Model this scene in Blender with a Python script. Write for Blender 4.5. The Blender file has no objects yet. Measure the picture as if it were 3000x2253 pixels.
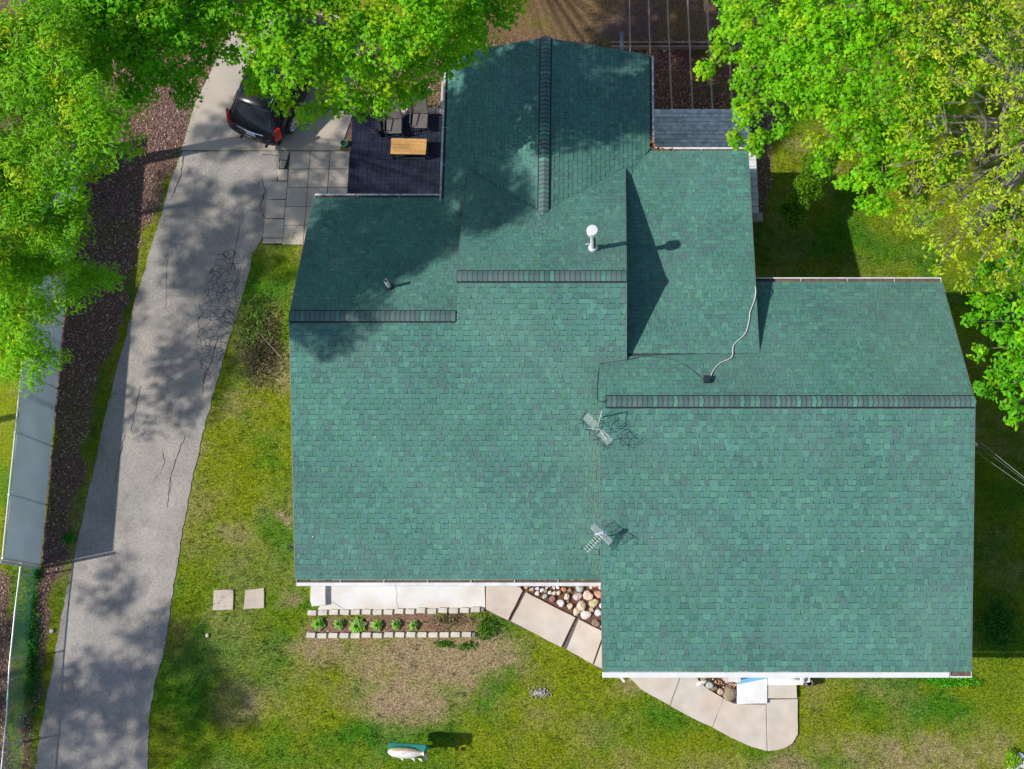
import bpy, math, random
import numpy as np
from mathutils import Vector, Matrix
random.seed(7)
RNG = np.random.default_rng(11)
S = bpy.context.scene
C = S.collection

# ------------------------------------------------------------------ camera
# drone 36 m above the garden, tipped 13.4 degrees from straight down
H = 36.0; FPX = 3470.0; PX = 1790.0; PY = 1126.0
TILT = math.atan(829.0 / FPX)
cam_d = bpy.data.cameras.new('camera'); cam = bpy.data.objects.new('camera', cam_d); C.objects.link(cam)
cam.location = (0, 0, H); cam.rotation_euler = (TILT, 0, 0)
cam_d.sensor_width = 36.0; cam_d.sensor_fit = 'HORIZONTAL'; cam_d.lens = FPX / 3000 * 36.0
cam_d.shift_x = (1500 - PX) / 3000.0; cam_d.clip_end = 2000
S.camera = cam

# ------------------------------------------------------------------ light
SUN_TO = Vector((-2.42, -0.50, 2.52)).normalized()
w = bpy.data.worlds.new('World'); S.world = w; w.use_nodes = True
nt = w.node_tree; sky = nt.nodes.new('ShaderNodeTexSky'); sky.sky_type = 'NISHITA'
sky.sun_disc = False; sky.sun_elevation = math.asin(SUN_TO.z); sky.sun_rotation = math.radians(258.5)
sky.air_density = 1.0; sky.dust_density = 0.6; sky.ozone_density = 1.0
bg = nt.nodes['Background']; nt.links.new(sky.outputs[0], bg.inputs[0]); bg.inputs[1].default_value = 0.115
sd = bpy.data.lights.new('sun', 'SUN'); sd.energy = 3.9; sd.angle = math.radians(0.75); sd.color = (1.0, 0.955, 0.88)
sun = bpy.data.objects.new('sun', sd); C.objects.link(sun)
sun.rotation_euler = SUN_TO.to_track_quat('Z', 'Y').to_euler(); sun.location = (-30, -6, 40)
S.view_settings.view_transform = 'Standard'; S.view_settings.look = 'None'
S.view_settings.exposure = 0.33; S.view_settings.gamma = 1.0
S.view_settings.use_curve_mapping = False

# ------------------------------------------------------------------ survey helpers (photo pixel -> point in the garden)
ct, st = math.cos(TILT), math.sin(TILT)
def ray(x, y):
    den = FPX * ct - (PY - y) * st
    return (x - PX) / den, ((PY - y) * ct + FPX * st) / den
def U(x, y, z=0.0):
    a, b = ray(x, y); k = H - z
    return Vector((a * k, b * k, z))
def proj(X, Y, Z):
    k = H - Z; r = Y / k; u = (FPX * ct * r - FPX * st) / (ct + st * r)
    y = PY - u; den = FPX * ct - u * st
    return PX + X / k * den, y

# ------------------------------------------------------------------ materials
def col4(c): return (c[0], c[1], c[2], 1.0)
def mat(name, color=(0.5, 0.5, 0.5), rough=0.7, var=0.15, vscale=3.0, fine=0.12, fscale=60.0, bump=0.0, bscale=40.0,
        attr=None, metal=0.0, spec=0.5, tint=None, tscale=0.7, tamt=0.0, coat=0.0, transl=0.0):
    m = bpy.data.materials.new(name); m.use_nodes = True
    n = m.node_tree.nodes; l = m.node_tree.links; b = n['Principled BSDF']
    b.inputs['Roughness'].default_value = rough; b.inputs['Metallic'].default_value = metal
    b.inputs['Specular IOR Level'].default_value = spec; b.inputs['Coat Weight'].default_value = coat
    geo = n.new('ShaderNodeNewGeometry')
    if attr:
        a = n.new('ShaderNodeAttribute'); a.attribute_name = attr; src = a.outputs['Color']
    else:
        r = n.new('ShaderNodeRGB'); r.outputs[0].default_value = col4(color); src = r.outputs[0]
    def noise(scale, detail=4):
        t = n.new('ShaderNodeTexNoise'); t.inputs['Scale'].default_value = scale; t.inputs['Detail'].default_value = detail
        l.new(geo.outputs['Position'], t.inputs['Vector']); return t.outputs['Fac']
    if tint and tamt > 0:
        mr = n.new('ShaderNodeMapRange'); mr.inputs[1].default_value = 0.42; mr.inputs[2].default_value = 0.68
        mr.inputs[4].default_value = tamt; l.new(noise(tscale, 6), mr.inputs[0])
        mx = n.new('ShaderNodeMix'); mx.data_type = 'RGBA'; l.new(mr.outputs[0], mx.inputs[0]); l.new(src, mx.inputs[6])
        mx.inputs[7].default_value = col4(tint); src = mx.outputs[2]
    def mul(fac, amt, src):
        mr = n.new('ShaderNodeMapRange'); mr.inputs[1].default_value = 0.3; mr.inputs[2].default_value = 0.7
        mr.inputs[3].default_value = 1 - amt; mr.inputs[4].default_value = 1 + amt; l.new(fac, mr.inputs[0])
        v = n.new('ShaderNodeVectorMath'); v.operation = 'SCALE'; l.new(src, v.inputs[0]); l.new(mr.outputs[0], v.inputs['Scale'])
        return v.outputs[0]
    if var: src = mul(noise(vscale), var, src)
    if fine: src = mul(noise(fscale, 2), fine, src)
    l.new(src, b.inputs['Base Color'])
    if bump:
        bn = n.new('ShaderNodeBump'); bn.inputs['Strength'].default_value = 1.0; bn.inputs['Distance'].default_value = bump
        l.new(noise(bscale, 3), bn.inputs['Height']); l.new(bn.outputs[0], b.inputs['Normal'])
    if transl:
        tr = n.new('ShaderNodeBsdfTranslucent'); l.new(src, tr.inputs[0])
        ms = n.new('ShaderNodeMixShader'); ms.inputs[0].default_value = transl
        l.new(b.outputs[0], ms.inputs[1]); l.new(tr.outputs[0], ms.inputs[2]); l.new(ms.outputs[0], n['Material Output'].inputs[0])
    return m

M = {}
M['shingle'] = mat('asphalt_shingle', rough=0.92, attr='Col', var=0.09, vscale=0.7, fine=0.13, fscale=45, spec=0.25, tint=(.120, .185, .165), tscale=.4, tamt=.30)
M['leaf'] = mat('leaf', rough=0.6, attr='Col', var=0.0, fine=0.0, transl=0.38, spec=0.25)
M['blade'] = mat('grass_blade', rough=0.7, attr='Col', var=0.0, fine=0.0, transl=0.25, spec=0.2)
M['ground'] = mat('soil_and_turf', rough=0.95, attr='Col', var=0.14, vscale=6, fine=0.42, fscale=24, bump=0.02, bscale=30, spec=0.2)
M['litter'] = mat('dead_leaves', rough=0.85, attr='Col', var=0.0, fine=0.0, spec=0.3)
M['bark'] = mat('bark', (0.15, 0.125, 0.10), rough=0.9, var=0.3, vscale=5, fine=0.3, fscale=30, bump=0.02, bscale=20)
M['twig'] = mat('grey_twig', (0.26, 0.22, 0.18), rough=0.9, var=0.25, vscale=6, fine=0.2)
M['white'] = mat('white_paint', (0.66, 0.66, 0.65), rough=0.55, var=0.06, vscale=4, fine=0.04)
M['gutter'] = mat('gutter_white', (0.66, 0.66, 0.65), rough=0.5, var=0.1, vscale=3, fine=0.05, tint=(0.42, 0.38, 0.34), tscale=5, tamt=0.35)
M['oldgutter'] = mat('gutter_weathered', (0.60, 0.62, 0.64), rough=0.6, var=0.2, vscale=5, fine=0.1, tint=(0.16, 0.15, 0.15), tscale=9, tamt=0.75)
M['debris'] = mat('gutter_debris', (0.13, 0.085, 0.065), rough=0.95, var=0.3, vscale=8, fine=0.35, fscale=40)
M['siding'] = mat('siding', (0.62, 0.60, 0.55), rough=0.6, var=0.08)
M['black'] = mat('black_metal', (0.012, 0.013, 0.016), rough=0.5, var=0.1, fine=0.0)
M['vent'] = mat('ridge_vent_black', (0.010, 0.016, 0.016), rough=0.8, var=0.1, fine=0.0)
M['steel'] = mat('galvanised', (0.55, 0.57, 0.58), rough=0.45, metal=0.4, var=0.1, fine=0.05)
M['alu'] = mat('aluminium', (0.66, 0.68, 0.69), rough=0.4, metal=0.35, var=0.08, fine=0.0)
M['green_wire'] = mat('green_fence_wire', (0.05, 0.20, 0.12), rough=0.6, var=0.1, fine=0)
M['screen'] = mat('privacy_cloth', (0.60, 0.67, 0.72), rough=0.8, var=0.06, vscale=1.2, fine=0.05, fscale=80, transl=0.30)
M['under'] = mat('roof_underlay', (.035, .06, .055), rough=.9, var=.1, fine=0)
M['conc'] = mat('pale_concrete', (0.66, 0.645, 0.63), rough=0.85, var=0.06, vscale=1.5, fine=0.05, tint=(0.50, 0.38, 0.26), tscale=1.0, tamt=0.45)
M['walk'] = mat('pink_concrete', (0.53, 0.435, 0.36), rough=0.88, var=0.10, vscale=2.2, fine=0.09, fscale=50, tint=(0.50, 0.47, 0.43), tscale=0.6, tamt=0.7)
M['pad'] = mat('grey_concrete', (0.44, 0.375, 0.305), rough=0.88, var=0.09, vscale=0.8, fine=0.07, fscale=30, tint=(0.36, 0.315, 0.265), tscale=0.5, tamt=0.7)
M['paver'] = mat('grey_paver', (0.46, 0.39, 0.32), rough=0.88, var=0.12, vscale=1.6, fine=0.07, fscale=30)
M['soil'] = mat('dark_soil', (0.045, 0.032, 0.024), rough=0.95, var=0.3, vscale=6, fine=0.3, fscale=30)
M['brick'] = mat('blue_black_brick', (0.020, 0.025, 0.048), rough=0.9, var=0.4, vscale=2.5, fine=0.12, fscale=20, spec=0.2)
M['block'] = mat('edging_block', (0.56, 0.50, 0.42), rough=0.9, var=0.15, vscale=4, fine=0.12)
M['block2'] = mat('edging_block_grey', (0.21, 0.19, 0.17), rough=0.9, var=0.12, vscale=4, fine=0.12)
M['stone'] = mat('river_stone', rough=0.75, attr='Col', var=0.16, vscale=9, fine=0.08, fscale=40)
M['deck'] = mat('weathered_deck', (0.70, 0.69, 0.64), rough=0.85, var=0.2, vscale=3, fine=0.2, fscale=22, tint=(0.30, 0.31, 0.31), tscale=5, tamt=0.7)
M['joist'] = mat('old_timber', (0.36, 0.27, 0.20), rough=0.9, var=0.2, vscale=4, fine=0.2)
M['oak'] = mat('oiled_wood', (0.50, 0.27, 0.085), rough=0.5, var=0.22, vscale=3, fine=0.12, fscale=14)
M['taupe'] = mat('weathered_slat', (0.125, 0.11, 0.105), rough=0.8, var=0.2, vscale=4, fine=0.12)
M['carpaint'] = mat('black_car_paint', (0.006, 0.0065, 0.009), rough=0.22, var=0.0, fine=0.0, coat=0.35, spec=0.35)
M['glass'] = mat('dark_car_glass', (0.004, 0.005, 0.008), rough=0.05, var=0, fine=0, spec=0.6, coat=0.3)
M['tail'] = mat('red_lamp_lens', (0.50, 0.008, 0.006), rough=0.15, var=0, fine=0, coat=0.8)
M['chrome'] = mat('chrome', (0.65, 0.66, 0.68), rough=0.15, metal=1.0, var=0, fine=0)
M['tyre'] = mat('tyre_rubber', (0.012, 0.012, 0.013), rough=0.8, var=0.1, fine=0)
M['trim'] = mat('black_plastic', (0.02, 0.021, 0.023), rough=0.5, var=0.05, fine=0)
M['plate'] = mat('licence_plate', (0.42, 0.45, 0.44), rough=0.4, var=0.25, vscale=14, fine=0.2, fscale=60)
M['teal'] = mat('teal_glaze', (0.03, 0.20, 0.17), rough=0.3, var=0.15, fine=0.1)
M['cable'] = mat('white_cable', (0.62, 0.58, 0.55), rough=0.6, var=0.05, fine=0)
M['darkcable'] = mat('dark_cable', (0.03, 0.06, 0.055), rough=0.6, var=0.05, fine=0)
M['navy'] = mat('navy_plastic', (0.012, 0.022, 0.035), rough=0.45, var=0.05, fine=0)
M['orange'] = mat('orange_ceramic', (0.55, 0.12, 0.03), rough=0.5, var=0.3, vscale=10, fine=0.1)
M['rust'] = mat('rusty_flue', (0.16, 0.018, 0.012), rough=0.7, var=0.35, vscale=9, fine=0.2)
M['blue'] = mat('blue_plastic', (0.10, 0.26, 0.42), rough=0.4, var=0.05, fine=0)
M['driftwhite'] = mat('bleached_wood', rough=0.8, attr='Col', var=0.2, vscale=14, fine=0.12)

def asphalt():
    m = mat('asphalt', (0.285, 0.262, 0.236), rough=0.93, var=0.14, vscale=0.9, fine=0.0, tint=(0.335, 0.292, 0.255), tscale=0.45, tamt=0.8)
    n = m.node_tree.nodes; l = m.node_tree.links; b = n['Principled BSDF']
    src = b.inputs['Base Color'].links[0].from_socket
    geo = [k for k in n if k.type == 'NEW_GEOMETRY'][0]
    def math_(op, a, b_=None, c=None):
        q = n.new('ShaderNodeMath'); q.operation = op
        for i, v in enumerate((a, b_, c)):
            if v is None: continue
            if isinstance(v, (int, float)): q.inputs[i].default_value = v
            else: l.new(v, q.inputs[i])
        return q.outputs[0]
    # pale aggregate showing through the worn binder
    vo = n.new('ShaderNodeTexVoronoi'); vo.inputs['Scale'].default_value = 26; l.new(geo.outputs['Position'], vo.inputs['Vector'])
    sp = math_('MULTIPLY_ADD', vo.outputs['Color'], 0.42, 0.79)
    no = n.new('ShaderNodeTexNoise'); no.inputs['Scale'].default_value = 55; l.new(geo.outputs['Position'], no.inputs['Vector'])
    sp = math_('MULTIPLY', sp, math_('MULTIPLY_ADD', no.outputs['Fac'], 0.7, 0.65))
    bl = n.new('ShaderNodeTexNoise'); bl.inputs['Scale'].default_value = 1.1; bl.inputs['Detail'].default_value = 8; bl.inputs['Roughness'].default_value = .65; l.new(geo.outputs['Position'], bl.inputs['Vector'])
    st_ = n.new('ShaderNodeMapRange'); st_.inputs[1].default_value = .56; st_.inputs[2].default_value = .70; st_.inputs[3].default_value = 1.0; st_.inputs[4].default_value = .74; l.new(bl.outputs['Fac'], st_.inputs[0])
    sp = math_('MULTIPLY', sp, st_.outputs[0])
    # alligator cracks inside one worn patch
    p = U(640, 905); q0 = U(700, 560); q1 = U(600, 1120)
    ax = (q1 - q0).normalized()
    sx = n.new('ShaderNodeVectorMath'); sx.operation = 'SUBTRACT'; l.new(geo.outputs['Position'], sx.inputs[0]); sx.inputs[1].default_value = p
    d1 = n.new('ShaderNodeVectorMath'); d1.operation = 'DOT_PRODUCT'; l.new(sx.outputs[0], d1.inputs[0]); d1.inputs[1].default_value = (ax.x, ax.y, 0)
    d2 = n.new('ShaderNodeVectorMath'); d2.operation = 'DOT_PRODUCT'; l.new(sx.outputs[0], d2.inputs[0]); d2.inputs[1].default_value = (-ax.y, ax.x, 0)
    e = math_('ADD', math_('POWER', math_('ABSOLUTE', math_('DIVIDE', d1.outputs['Value'], 2.15)), 2.0), math_('POWER', math_('ABSOLUTE', math_('DIVIDE', d2.outputs['Value'], 0.60)), 2.0))
    nn = n.new('ShaderNodeTexNoise'); nn.inputs['Scale'].default_value = 1.7; l.new(geo.outputs['Position'], nn.inputs['Vector'])
    e = math_('ADD', e, math_('MULTIPLY_ADD', nn.outputs['Fac'], 1.2, -0.6))
    inside = math_('LESS_THAN', e, 1.0)
    dist = n.new('ShaderNodeTexNoise'); dist.inputs['Scale'].default_value = 4; l.new(geo.outputs['Position'], dist.inputs['Vector'])
    add = n.new('ShaderNodeVectorMath'); add.operation = 'MULTIPLY_ADD'; l.new(dist.outputs['Color'], add.inputs[0]); add.inputs[1].default_value = (0.22, 0.22, 0); l.new(geo.outputs['Position'], add.inputs[2])
    v2 = n.new('ShaderNodeTexVoronoi'); v2.feature = 'DISTANCE_TO_EDGE'; v2.inputs['Scale'].default_value = 4.6; l.new(add.outputs[0], v2.inputs['Vector'])
    crack = math_('MULTIPLY', math_('LESS_THAN', v2.outputs['Distance'], 0.04), inside)
    dark = math_('SUBTRACT', 1.0, math_('MULTIPLY', crack, 0.6))
    sp = math_('MULTIPLY', sp, dark)
    v = n.new('ShaderNodeVectorMath'); v.operation = 'SCALE'; l.new(src, v.inputs[0]); l.new(sp, v.inputs['Scale']); l.new(v.outputs[0], b.inputs['Base Color'])
    bn = n.new('ShaderNodeBump'); bn.inputs['Distance'].default_value = 0.004; l.new(sp, bn.inputs['Height']); l.new(bn.outputs[0], b.inputs['Normal'])
    return m
M['asphalt'] = asphalt()

# ------------------------------------------------------------------ object helpers
WLOC = {}
def tag(o, label=None, cat=None, group=None, kind=None):
    if label: o['label'] = label
    if cat: o['category'] = cat
    if group: o['group'] = group
    if kind: o['kind'] = kind
    return o
def place(o, wloc, parent=None):
    wloc = Vector(wloc); WLOC[o.name] = wloc
    o.location = wloc - WLOC[parent.name] if parent else wloc
    if parent: o.parent = parent
    C.objects.link(o)
    return o
def thing(name, label, cat, loc, group=None):
    o = bpy.data.objects.new(name, None); o.empty_display_size = 0.3
    place(o, loc); return tag(o, label, cat, group)
class MB:
    def __init__(s): s.v = []; s.f = []; s.c = []
    def poly(s, pts, col=None):
        i = len(s.v); s.v += [tuple(p) for p in pts]; s.f.append(tuple(range(i, i + len(pts)))); s.c.append(col)
    def faces(s, pts, fs, col=None):
        i = len(s.v); s.v += [tuple(p) for p in pts]
        for q in fs: s.f.append(tuple(i + k for k in q)); s.c.append(col)
    def prism(s, base, h, col=None, top=None):
        # base: counter-clockwise list of xyz; extruded up by h (or to the given top ring)
        n = len(base); a = [Vector(p) for p in base]; t = top or [p + Vector((0, 0, h)) for p in a]
        s.faces(list(a) + list(t), [tuple(range(n - 1, -1, -1)), tuple(range(n, 2 * n))] + [(i, (i + 1) % n, n + (i + 1) % n, n + i) for i in range(n)], col)
    def box(s, c, size, rz=0.0, col=None, R=None, bev=0.0):
        x, y, z = (k / 2 for k in size); R = R or Matrix.Rotation(rz, 3, 'Z'); c = Vector(c)
        if bev:
            b = bev; ring = [(-x, -y), (x, -y), (x, y), (-x, y)]; ri = [(-x + b, -y + b), (x - b, -y + b), (x - b, y - b), (-x + b, y - b)]
            P = [c + R @ Vector((*p, -z)) for p in ring] + [c + R @ Vector((*p, z - b)) for p in ring] + [c + R @ Vector((*p, z)) for p in ri]
            F = [(3, 2, 1, 0), (8, 9, 10, 11)] + [(i, (i + 1) % 4, 4 + (i + 1) % 4, 4 + i) for i in range(4)] + [(4 + i, 4 + (i + 1) % 4, 8 + (i + 1) % 4, 8 + i) for i in range(4)]
        else:
            P = [c + R @ Vector((i * x, j * y, k * z)) for k in (-1, 1) for i, j in ((-1, -1), (1, -1), (1, 1), (-1, 1))]
            F = [(3, 2, 1, 0), (4, 5, 6, 7)] + [(i, (i + 1) % 4, 4 + (i + 1) % 4, 4 + i) for i in range(4)]
        s.faces(P, F, col)
    def tube(s, path, r, n=6, col=None, cap=True):
        path = [Vector(p) for p in path]; rs = r if isinstance(r, (list, tuple)) else [r] * len(path)
        i0 = len(s.v); up = Vector((0.13, 0.21, 1)).normalized()
        for k, p in enumerate(path):
            d = (path[min(k + 1, len(path) - 1)] - path[max(k - 1, 0)]).normalized()
            a = d.cross(up)
            if a.length < 0.15: a = d.cross(Vector((1, 0.1, 0)))
            a.normalize(); b = d.cross(a)
            for j in range(n):
                t = 2 * math.pi * j / n; s.v.append(tuple(p + a * (math.cos(t) * rs[k]) + b * (math.sin(t) * rs[k])))
        for k in range(len(path) - 1):
            for j in range(n):
                s.f.append((i0 + k * n + j, i0 + k * n + (j + 1) % n, i0 + (k + 1) * n + (j + 1) % n, i0 + (k + 1) * n + j)); s.c.append(col)
        if cap:
            s.f.append(tuple(i0 + j for j in range(n))[::-1]); s.c.append(col)
            e = i0 + (len(path) - 1) * n; s.f.append(tuple(e + j for j in range(n))); s.c.append(col)
    def lathe(s, c, prof, n=20, col=None):
        c = Vector(c); i0 = len(s.v)
        for r, z in prof:
            for j in range(n):
                t = 2 * math.pi * j / n; s.v.append(tuple(c + Vector((r * math.cos(t), r * math.sin(t), z))))
        for k in range(len(prof) - 1):
            for j in range(n):
                s.f.append((i0 + k * n + j, i0 + k * n + (j + 1) % n, i0 + (k + 1) * n + (j + 1) % n, i0 + (k + 1) * n + j)); s.c.append(col)
    def blob(s, c, rad, col=None, seed=0, rz=0.0, n=10, rings=6, rough=0.16, flat=0.75):
        rg = random.Random(seed); c = Vector(c); i0 = len(s.v); ph = [rg.uniform(0, 6.28) for _ in range(6)]
        R = Matrix.Rotation(rz, 3, 'Z')
        for k in range(rings + 1):
            th = math.pi * k / rings
            for j in range(n):
                t = 2 * math.pi * j / n
                f = 1 + rough * (math.sin(2 * t + ph[0] + th) * 0.5 + math.sin(3 * t + ph[1]) * 0.4 + math.sin(4 * th + ph[2]) * 0.3 + rg.uniform(-0.3, 0.3))
                ex = math.sin(th) ** flat
                s.v.append(tuple(c + R @ Vector((rad[0] * f * ex * math.cos(t), rad[1] * f * ex * math.sin(t), rad[2] * f * math.cos(th)))))
        for k in range(rings):
            for j in range(n):
                s.f.append((i0 + k * n + j, i0 + (k + 1) * n + j, i0 + (k + 1) * n + (j + 1) % n, i0 + k * n + (j + 1) % n)); s.c.append(col)
    def mesh(s, name, m, origin, smooth=False):
        o = Vector(origin); me = bpy.data.meshes.new(name)
        me.from_pydata([(p[0] - o.x, p[1] - o.y, p[2] - o.z) for p in s.v], [], s.f)
        if m: me.materials.append(m)
        if any(c is not None for c in s.c):
            at = me.attributes.new('Col', 'FLOAT_COLOR', 'FACE')
            at.data.foreach_set('color', [k for c in s.c for k in (*(c or (0.5, 0.5, 0.5)), 1.0)])
        if smooth: me.polygons.foreach_set('use_smooth', [True] * len(me.polygons))
        me.update(); return me
    def obj(s, name, m, parent=None, origin=None, smooth=False, **kw):
        if origin is None:
            n = len(s.v); origin = Vector((sum(p[0] for p in s.v) / n, sum(p[1] for p in s.v) / n, min(p[2] for p in s.v)))
        o = bpy.data.objects.new(name, s.mesh(name, m, origin, smooth)); place(o, origin, parent)
        return tag(o, **kw)
def struct(name, mb, m, **kw): return mb.obj(name, m, kind='structure', **kw)
def share(name, me, wloc, parent=None, rz=0.0, R=None):
    o = bpy.data.objects.new(name, me)
    if R is not None: o.rotation_euler = R.to_euler()
    else: o.rotation_euler = (0, 0, rz)
    return place(o, wloc, parent)
def ccw(pts):
    a = sum(pts[i][0] * pts[(i + 1) % len(pts)][1] - pts[(i + 1) % len(pts)][0] * pts[i][1] for i in range(len(pts)))
    return pts if a > 0 else pts[::-1]
def sheet(pix, z, top=None, jit=0.0, step=0.3, seed=1):
    """outline given as photo pixels on the ground -> ragged outline in metres"""
    rg = random.Random(seed); P = [U(x, y, z) for x, y in pix]; out = []
    for i, p in enumerate(P):
        q = P[(i + 1) % len(P)]; n = max(1, int((q - p).length / step)) if jit else 1
        for k in range(n):
            r = p.lerp(q, k / n); out.append(r + Vector((rg.uniform(-jit, jit), rg.uniform(-jit, jit), 0)) if jit else r)
    return ccw(out)

# ------------------------------------------------------------------ numpy noise
def vnoise(x, y, scale, seed):
    g = np.random.default_rng(seed).random((257, 257)); x = x / scale + 1000.3; y = y / scale + 1000.7
    xi = np.floor(x).astype(int); yi = np.floor(y).astype(int); fx = x - xi; fy = y - yi
    fx = fx * fx * (3 - 2 * fx); fy = fy * fy * (3 - 2 * fy); a = xi % 256; b = yi % 256
    return (g[a, b] * (1 - fx) * (1 - fy) + g[a + 1, b] * fx * (1 - fy) + g[a, b + 1] * (1 - fx) * fy + g[a + 1, b + 1] * fx * fy)
def fbm(x, y, scale, seed, o=4):
    r = 0; a = 0.5; t = 0
    for k in range(o): r = r + a * vnoise(x, y, scale / 2 ** k, seed + k); t += a; a *= 0.55
    return r / t
def npproj(X, Y):
    r = Y / H; u = (FPX * ct * r - FPX * st) / (ct + st * r); den = FPX * ct - u * st
    return PX + X / H * den, PY - u
def inpoly(x, y, poly):
    c = np.zeros(x.shape, bool); n = len(poly)
    for i in range(n):
        x1, y1 = poly[i]; x2, y2 = poly[(i + 1) % n]
        if y1 == y2: continue
        c ^= ((y1 > y) != (y2 > y)) & (x < (x2 - x1) * (y - y1) / (y2 - y1) + x1)
    return c
# ------------------------------------------------------------------ ground
DRIVE_R = [(822, 442), (812, 530), (790, 600), (772, 690), (742, 740), (728, 800), (702, 900), (672, 990), (640, 1100), (602, 1240), (563, 1400), (533, 1560), (505, 1740), (482, 1900), (452, 2010), (436, 2110), (434, 2200), (428, 2330)]
DRIVE_L = [(95, 2330), (118, 2140), (146, 2000), (166, 1880), (190, 1760), (215, 1640), (245, 1500), (275, 1370), (305, 1230), (335, 1110), (370, 980), (405, 850), (440, 730), (472, 630), (497, 540), (533, 442)]
MULCH = [[(-400, -300), (780, -300), (645, 170), (535, 440), (470, 560), (425, 700), (380, 850), (330, 1010), (292, 1130), (262, 1260), (232, 1400), (205, 1530), (200, 1560), (185, 1640), (160, 1700), (150, 1800), (142, 1900), (120, 2040), (96, 2200), (80, 2400), (30, 2400), (62, 2250), (82, 1950), (100, 1790), (118, 1640), (168, 1139), (200, 780), (170, 480), (-400, 300)],
         [(1380, -300), (2330, -300), (2300, 330), (2250, 640), (1380, 640)], [(1000, 120), (1330, 120), (1330, 580), (1000, 580)],
         [(-400, 1655), (30, 1655), (30, 1780), (18, 2400), (-400, 2400)], [(905, 1800), (1400, 1790), (1390, 1858), (900, 1862)]]
DIRT = [(1230, 1930, 260, 95, 1.0), (1400, 1890, 120, 65, 1.0), (1190, 2050, 170, 85, .9), (960, 1890, 90, 70, .65), (1100, 1980, 120, 70, .45), (1440, 1930, 70, 25, 1.0),
        (700, 2050, 90, 50, .5), (760, 1010, 80, 110, .75), (820, 1080, 40, 60, .6), (670, 1560, 40, 30, .4), (840, 1530, 16, 20, .7), (835, 1745, 26, 26, .6), (1850, 2010, 60, 30, .45), (2350, 420, 40, 30, .5),
        (2060, 2090, 60, 26, .5), (2600, 2190, 240, 50, .3), (2300, 2240, 100, 40, .45), (2850, 2210, 100, 40, .35), (560, 1330, 30, 90, .3), (2300, 700, 80, 120, .35), (1450, 1840, 40, 40, .5), (330, 450, 90, 120, .5),
        (690, 1180, 60, 40, .35), (2420, 480, 40, 60, .5), (2560, 2000, 70, 40, .3), (380, 620, 30, 80, .5)]
LUSH = [(1130, 2150, 200, 40, .8), (2700, 1990, 180, 30, .9), (740, 1740, 220, 190, .5), (560, 1980, 90, 120, .4), (1470, 1840, 50, 40, .9), (2550, 740, 200, 110, .5), (1400, 2020, 150, 60, .3), (2500, 2220, 80, 30, .5), (2790, 2080, 130, 60, .5),
        (710, 830, 120, 60, .7), (700, 960, 90, 60, .5), (1850, 2120, 160, 70, .45), (1290, 1870, 22, 12, .9), (1290, 1880, 60, 12, .5), (205, 1575, 14, 10, 1.2), (270, 1250, 20, 90, .6), (300, 1020, 20, 70, .5), (330, 860, 20, 70, .5), (225, 1480, 14, 50, .5), (90, 1900, 30, 240, .9), (95, 1720, 20, 50, 1.0), (40, 1760, 12, 200, .8), (2930, 1850, 90, 300, .4)]
def sh(v, a, b): return np.clip((v - a) / (b - a), 0, 1)
def ground_masks(X, Y):
    wx = X + (fbm(X, Y, 0.9, 5) - .5) * 0.9; wy = Y + (fbm(X, Y, 0.9, 15) - .5) * 0.9
    ix, iy = npproj(wx, wy)
    mul = np.zeros(X.shape)
    for p in MULCH:
        for dx, dy in ((0, 0), (12, 0), (-12, 0), (0, 12), (0, -12)): mul += inpoly(ix + dx, iy + dy, p) / 5.0
    mul = np.clip(mul, 0, 1)
    n1 = fbm(X, Y, 2.2, 31, 5); n2 = fbm(X, Y, 0.35, 41, 3)
    dirt = np.zeros(X.shape); lush = np.zeros(X.shape)
    for cx, cy, rx, ry, a in DIRT: dirt = np.maximum(dirt, a * np.clip(1.35 - np.sqrt(((ix - cx) / rx) ** 2 + ((iy - cy) / ry) ** 2), 0, 1))
    for cx, cy, rx, ry, a in LUSH: lush = np.maximum(lush, a * np.clip(1.35 - np.sqrt(((ix - cx) / rx) ** 2 + ((iy - cy) / ry) ** 2), 0, 1))
    dry = np.clip(sh(n1, .50, .70) * .42 + dirt * 1.2 + (n2 - .5) * .9 * np.clip(dirt * 3 + .35, 0, 1), 0, 1) * (iy > 1300) + np.clip(sh(n1, .54, .72) * .2 + dirt * 1.1 + (n2 - .5) * .5, 0, 1) * (iy <= 1300)
    lush = np.clip(lush + sh(fbm(X, Y, 1.6, 71), .50, .72) * .7, 0, 1)
    dry = np.clip(dry * (1 - .6 * lush * (dirt < .55)), 0, 1)
    return ix, iy, mul, dry, lush, n1, n2
def mixc(a, b, t): return a * (1 - t)[:, None] + b * t[:, None]
G_YEL = np.array([0.172, 0.215, 0.005]); G_GRN = np.array([0.050, 0.165, 0.005]); G_TAN = np.array([0.300, 0.225, 0.125]); G_MUL = np.array([0.150, 0.088, 0.072]); G_DIRT = np.array([0.17, 0.105, 0.05])
def ground_colour(X, Y):
    ix, iy, mul, dry, lush, n1, n2 = ground_masks(X, Y)
    c = mixc(np.tile(G_YEL, (len(X), 1)), G_GRN, np.clip(lush * .95, 0, 1)); c = mixc(c, G_TAN, dry)
    top = ((ix > 1330) & (iy < 640)).astype(float)
    brown = sh(fbm(X, Y, 1.4, 91), .42, .58)
    m = mixc(np.tile(G_MUL, (len(X), 1)), G_DIRT, np.clip(brown * (top * .9 + .35), 0, 1))
    m = mixc(m, G_YEL * .6, sh(fbm(X, Y, 1.1, 97), .56, .75) * .5)
    bed = ((ix > 880) & (ix < 1430) & (iy > 1760) & (iy < 1880)).astype(float)
    m = mixc(m, np.array([0.22, 0.13, 0.085]), bed * .85)
    return mixc(c, m, mul), mul, dry, lush, ix, iy
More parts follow.
